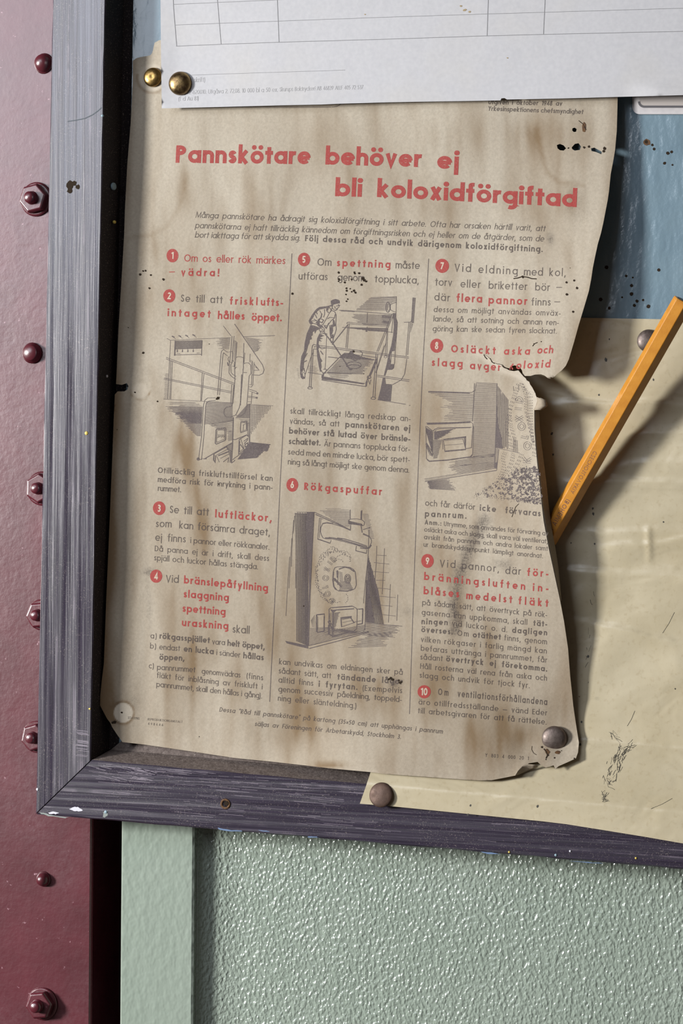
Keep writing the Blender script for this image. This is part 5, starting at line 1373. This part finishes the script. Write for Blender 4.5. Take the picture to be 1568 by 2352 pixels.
    p.ell(*xy(z, (825, 885)), 7, 10.4, 1.4); p.ell(*xy(z, (825, 885)), 4.6, 7.6, 1.1); p.ell(*xy(z, (828, 862)), 2.4, 3, 1.2); p.ell(*xy(z, (818, 898)), 2.2, 2.8, 1.2); p.ell(*xy(z, (836, 898)), 2.2, 2.8, 1.2)
    L([(655, 880), (752, 985)], 3); L([(672, 880), (760, 970)], 1.2); p.ell(*xy(z, (662, 895)), 3, 3, 1.5)
    # ash door
    L([(602, 1250), (625, 1232), (700, 1225), (880, 1212), (930, 1240), (940, 1260), (935, 1480), (905, 1510), (780, 1540), (655, 1572), (605, 1550), (602, 1250)], 1.5); L([(605, 1300), (602, 1545)], 2.6); L([(640, 1232), (880, 1214)], 2.4); L([(655, 1570), (900, 1512)], 2.2)
    L([(650, 1265), (690, 1260), (900, 1245)], 2.6); F([(615, 1250), (690, 1265), (660, 1290), (652, 1560), (640, 1555), (640, 1290)]); L([(625, 1290), (622, 1480)], 1); p.hatch((665, 1295), (655, 1470), (740, 1285), (680, 1470), 26, .9, z, 0, .3)
    L([(742, 1350), (870, 1335), (868, 1360), (905, 1412), (752, 1462), (742, 1350)], 1.3); L([(750, 1360), (865, 1345)], 3); L([(758, 1375), (860, 1355), (895, 1410)], 1); L([(745, 1360), (752, 1455)], 2.4); L([(765, 1410), (885, 1385)], .9); L([(905, 1405), (985, 1390)], 1.2)
    L([(592, 1395), (655, 1515)], 3.4); L([(610, 1385), (668, 1500), (655, 1515)], 1.3); F([(590, 1440), (610, 1450), (612, 1560), (590, 1555)])
    L([(450, 1318), (545, 1305), (548, 1505), (462, 1530), (450, 1318)], 1.3); L([(452, 1320), (455, 1525)], 2.6); L([(455, 1318), (545, 1308)], 2.6); L([(545, 1330), (540, 1515)], 2.4); L([(462, 1530), (540, 1512)], 2.2); L([(466, 1335), (468, 1500)], .9)
    L([(942, 1250), (1005, 1242), (1000, 1428), (945, 1436)], 1.4); L([(1008, 1245), (1002, 1425)], 2.4); L([(960, 1250), (1005, 1246)], 2.4); L([(945, 1434), (1002, 1424)], 2.6)
    p.hatch((372, 1480), (360, 1690), (590, 1470), (1030, 1520), 16, .9, z); p.hatch((470, 1535), (620, 1590), (1030, 1440), (1030, 1510), 9, .8, z, .1, 0); p.hatch((385, 1390), (400, 1460), (430, 1320), (450, 1460), 9, .6, z)
    L([(355, 1690), (700, 1605), (1075, 1518)], 1.6); L([(365, 1722), (720, 1630), (1080, 1526)], 1.8); F([(75, 1630), (200, 1655), (350, 1688), (356, 1725), (230, 1695), (95, 1660)])
    F([(1052, 900), (1085, 920), (1098, 1100), (1130, 1300), (1152, 1420), (1042, 1408)]); p.hatch((1075, 600), (1185, 1000), (1050, 1405), (1258, 1438), 20, 1.0, z, .05, 0); p.hatch((1075, 640), (1090, 760), (1045, 1300), (1080, 1400), 6, 1.6, z)
    for pts in ([(1175, 490), (1168, 700), (1152, 920)], [(1267, 520), (1255, 780), (1240, 1070)], [(1338, 950), (1330, 1150), (1315, 1410)], [(1427, 1075), (1415, 1390)], [(1170, 600), (1290, 607)], [(1140, 690), (1325, 710)], [(1140, 800), (1320, 812)], [(1150, 900), (1275, 905)], [(1145, 990), (1340, 1012)], [(1100, 1085), (1400, 1112)], [(1095, 1190), (1360, 1215)], [(1080, 1300), (1400, 1332)]): L(pts, 1.0)
    p.hatch((1045, 1418), (1000, 1560), (1490, 1452), (1400, 1590), 15, .9, z, 0, .2); p.hatch((1000, 1560), (780, 1715), (1400, 1520), (1300, 1690), 13, .9, z, .25, .25); L([(1045, 1415), (1480, 1455)], 1.2)
art(boiler)

# ------------------------------------------------------------------ the white form above it
HX = [355, 418, 620, 1000, 1400, 1760]; HY = [-80, 60, 190, 255]
d_f = grid_fn(HX, HY, [[15, 14.5, 14, 13, 12, 11], [10, 9.5, 10.5, 11.5, 11.5, 10.5], [7.5, 6.5, 7.6, 9.2, 10.2, 9.5], [7.2, 6.8, 7.4, 8.4, 9.6, 9.2]])
def d_form(px, py): return .001 * d_f(px, py) + .0016 * sstep(1430, 1520, px) * sstep(185, 206, py)
hfn = lambda x, y, off: P(x, y, -d_form(x, y) - off)
HO = [(367.5, -75), (368.4, 0), (369.6, 120), (371.4, 249), (450, 247), (544.5, 244.6), (640, 242), (739, 240), (778, 238.3), (875, 235.4), (960, 233.6), (1060, 232.2), (1149, 230.6), (1151, 226), (1158, 225.2), (1164, 228.6), (1283.5, 226.3), (1350, 224.5), (1415.5, 222.6), (1500, 220.5), (1562, 218.6), (1745, 212), (1745, -75)]
form = empty('printed_form', hfn(700, 241, 0), 'white printed form with ruled table lines overlapping the top of the torn poster', 'paper')
mb = sheet(HO, hfn, 13, .00012)
for x, y, r in ((1058, 14, 3), (1067, 23, 4), (1078, 27, 3), (1165, 133, 2), (838, 33, 2)): blob(mb, hfn, x, y, r, 1, .00008, .7, .6)
t = NT('form_stain'); M['form_stain'] = t.done((0.33, 0.25, 0.14), 0.8)
mb.build('form_sheet', [M['form'], M['form_stain']], form)
p = Print(hfn, None, .00006)
for pts, w in (([(404, 106), (506, 101.8), (639.5, 97), (900, 89.6), (1118, 82.3), (1248, 79), (1562, 72)], 1.3), ([(401, 57.5), (638, 48.5), (900, 39), (1120, 32), (1562, 19)], 1.0), ([(399, 10), (560, 3), (700, -3)], 1.0),
               ([(395, -70), (398.5, 20), (405.5, 106)], 1.3), ([(494, -70), (499.5, 5), (507.5, 102)], 1.2), ([(634, -70), (637, 10), (640.5, 96.5)], 1.2), ([(1123, -70), (1120.7, 5), (1118, 83)], 1.2), ([(1254, -70), (1251, 5), (1247.5, 79.5)], 1.2), ([(1562, 72), (1744, 68)], 1.3), ([(1562, 19), (1744, 14)], 1)):
    p.line(pts, w)
p.line([(440, 172.4), (600, 167), (792, 161)], .8)
p.build('ruled_lines', M['form_rule'], form)
p = Print(hfn, None, .00006)
p.text('skrift)', Z2, (245, 485), (310, 483), 10.5, .09)
p.text('2-620010. Utgåva 2. 72.08. 10 000 bl a 50 ex.', Z2, (216, 557), (738, 541), 10, .085)
p.text('Skurups Boktryckeri AB 46839 ALLF 405 72 537', Z2, (750, 540), (1242, 526), 9.5, .085)
p.text('(f d Au 81)', Z2, (152, 596), (272, 592), 9.5, .09)
p.build('form_text', M['form_ink'], form)

# ------------------------------------------------------------------ white label with a grey border on the blue board
lab = empty('label_plate', P(1500, 262, -.0006), 'white label with rounded grey border, on the blue board under the white form', 'label')
def rrect(x0, y0, x1, y1, r): return arc(x0 + r, y1 - r, r, r, 180, 90, 8) + arc(x1 - r, y1 - r, r, r, 90, 0, 8) + arc(x1 - r, y0 + r, r, r, 0, -90, 8) + arc(x0 + r, y0 + r, r, r, -90, -180, 8)
lfn = lambda x, y, off: P(x, y, -.0008 - off)
q = [(x, y) for x, y in rrect(1451.5, 150, 1740, 262.3, 17)]
sheet(q, lfn, 30, .0006).build('label_card', M['label'], lab)
p = Print(lfn, None, .00006); p.fill(rrect(1468, 160, 1725, 245, 11)); p.build('label_panel', M['label_in'], lab)
p = Print(lfn, None, .0001); p.line(rrect(1467, 160, 1725, 245, 12) + [(1467, 171)], 5.2, step=30); p.build('label_border', M['label_line'], lab)

# ------------------------------------------------------------------ thumbtacks
def tack(px, py, fn, r, hgt, mat, label, ax, rim=True, pit=False):
    base = fn(px, py, .0001)
    n_ = 40; th = .0003
    prof = [(0, .0003)] if False else []
    prof = [(r * .90, -.0002), (r, .0002), (r, .0005)]
    for i in range(1, 13):
        a = i / 12 * pi / 2
        prof.append((r * cos(a) ** .9 if i < 12 else 0, .0005 + hgt * sin(a) - (.0005 * (1 - i / 12) if False else 0)))
    if pit: prof = prof[:-3] + [(r * .24, .0005 + hgt * .955), (r * .12, .0005 + hgt * .90), (0, .0005 + hgt * .88)]
    e = empty('thumbtack', base, label, 'thumbtack', 'thumbtacks on the notice board')
    mb = MB(); mb.add(*lathe(prof, n_, base, ax), smooth=True)
    mb.build('tack_head', mat, e)
    mb = MB(); mb.add(*lathe([(0, -.0050), (.0005, -.0035), (.0005, -.0001)], 10, base, ax), smooth=True)
    mb.build('tack_pin', M['steel_grey'], e)
    return e
Y0 = Vector((0, -1, 0))
tack(352, 178, pfn, .0040, .0018, M['brass'], 'brass thumbtack at the poster corner, half covered by the white form', Vector((.05, -1, .05)), pit=True)
tack(414.5, 192, hfn, .00485, .0026, M['brass_dull'], 'domed brass thumbtack on the lower left corner of the white form', Vector((.12, -1, 0)))
tack(1273, 1696, pfn, .0049, .0022, M['steel_grey'], 'grey steel thumbtack holding the ragged lower right corner of the poster', Vector((.1, -1, -.05)))
tack(876, 1826, yfn, .0049, .0012, M['steel_brown'], 'rusty brown thumbtack pinning the yellowed paper to the bottom rail', Vector((-.05, -1, .22)))
tack(1489, 783, yfn, .0044, .0020, M['steel_grey'], 'grey thumbtack at the top of the yellowed paper, half behind the pencil', Vector((.1, -1, 0)))

# ------------------------------------------------------------------ pencil stuck behind the torn poster
A, Bp = P(1569, 690, -.0185), P(1256, 1240, -.0051)
pen = empty('pencil', Bp, 'ochre yellow hexagonal pencil leaning across the yellowed paper, tucked behind the poster', 'pencil')
axp = (A - Bp).normalized()
toC = (CAMP - A).normalized()
sd = axp.cross(toC).normalized(); fr_ = sd.cross(axp).normalized()     # sd: to one side, fr_: to the viewer
rp, ROTP = .0040, radians(20)
def hexp(c, r, k, n=6): 
    a = ROTP + k * 2 * pi / n
    return c + fr_ * (r * cos(a)) + sd * (r * sin(a))
mb = MB()
vs = [hexp(c, r, k) for c, r in ((Bp, rp), (A - axp * .0008, rp), (A, rp * .95)) for k in range(6)]
fs = [(i*6+k, i*6+(k+1) % 6, (i+1)*6+(k+1) % 6, (i+1)*6+k) for i in range(2) for k in range(6)] + [tuple(reversed(range(6)))] + [tuple(range(12, 18))]
mb.add(vs, fs)
mb.build('pencil_shaft', M['pencil'], pen, bevel=.00028)
mb = MB(); mb.add(*lathe([(rp * .62, .00004), (rp * .62, .0001), (0, .0001)], 20, A, axp))
mb.build('pencil_end', M['graphite'], pen)
# stamped maker's words on the front facet, running down the shaft
def facet(k):
    a0 = ROTP + k * pi / 3 + pi / 6; c = cos(pi / 6) * rp
    return a0, c
best = max(range(6), key=lambda k: cos(facet(k)[0]))
a0, ap = facet(best)
nf = fr_ * cos(a0) + sd * sin(a0); tf = axp.cross(nf)
LP = (A - Bp).length
def penfn(u, v, off):  # u along the shaft from the blunt end (m), v across (m)
    return A - axp * u + nf * (ap + .00003 + off) + tf * v
class PP(Print):
    pass
pp = Print(lambda x, y, off: penfn(x * .001, y * .001, off), None, .0)
def stamp(txt, u0, cap, t_):
    x = u0
    for ch in txt:
        if ch == ' ': x += cap * .5; continue
        w, g = glyph(ch, t_)
        for st in g:
            if isinstance(st, tuple): vs2, f2 = st[1], [tuple(range(len(st[1])))]
            else: vs2, f2 = ribbon(st, t_)
            pp.put([(x + gx * cap, SGN * (gy - .5) * cap) for gx, gy in vs2], f2, 0)
        x += (w + .22) * cap
    return x
SGN = -1.0
u = stamp('CZECHOSLOVAKIA', 66.0, 1.55, .11)
stamp('(BOHEMIA WORKS', u + 2.5, 1.75, .16)
pp.mb.build('stamped_lettering', M['stamp'], pen)
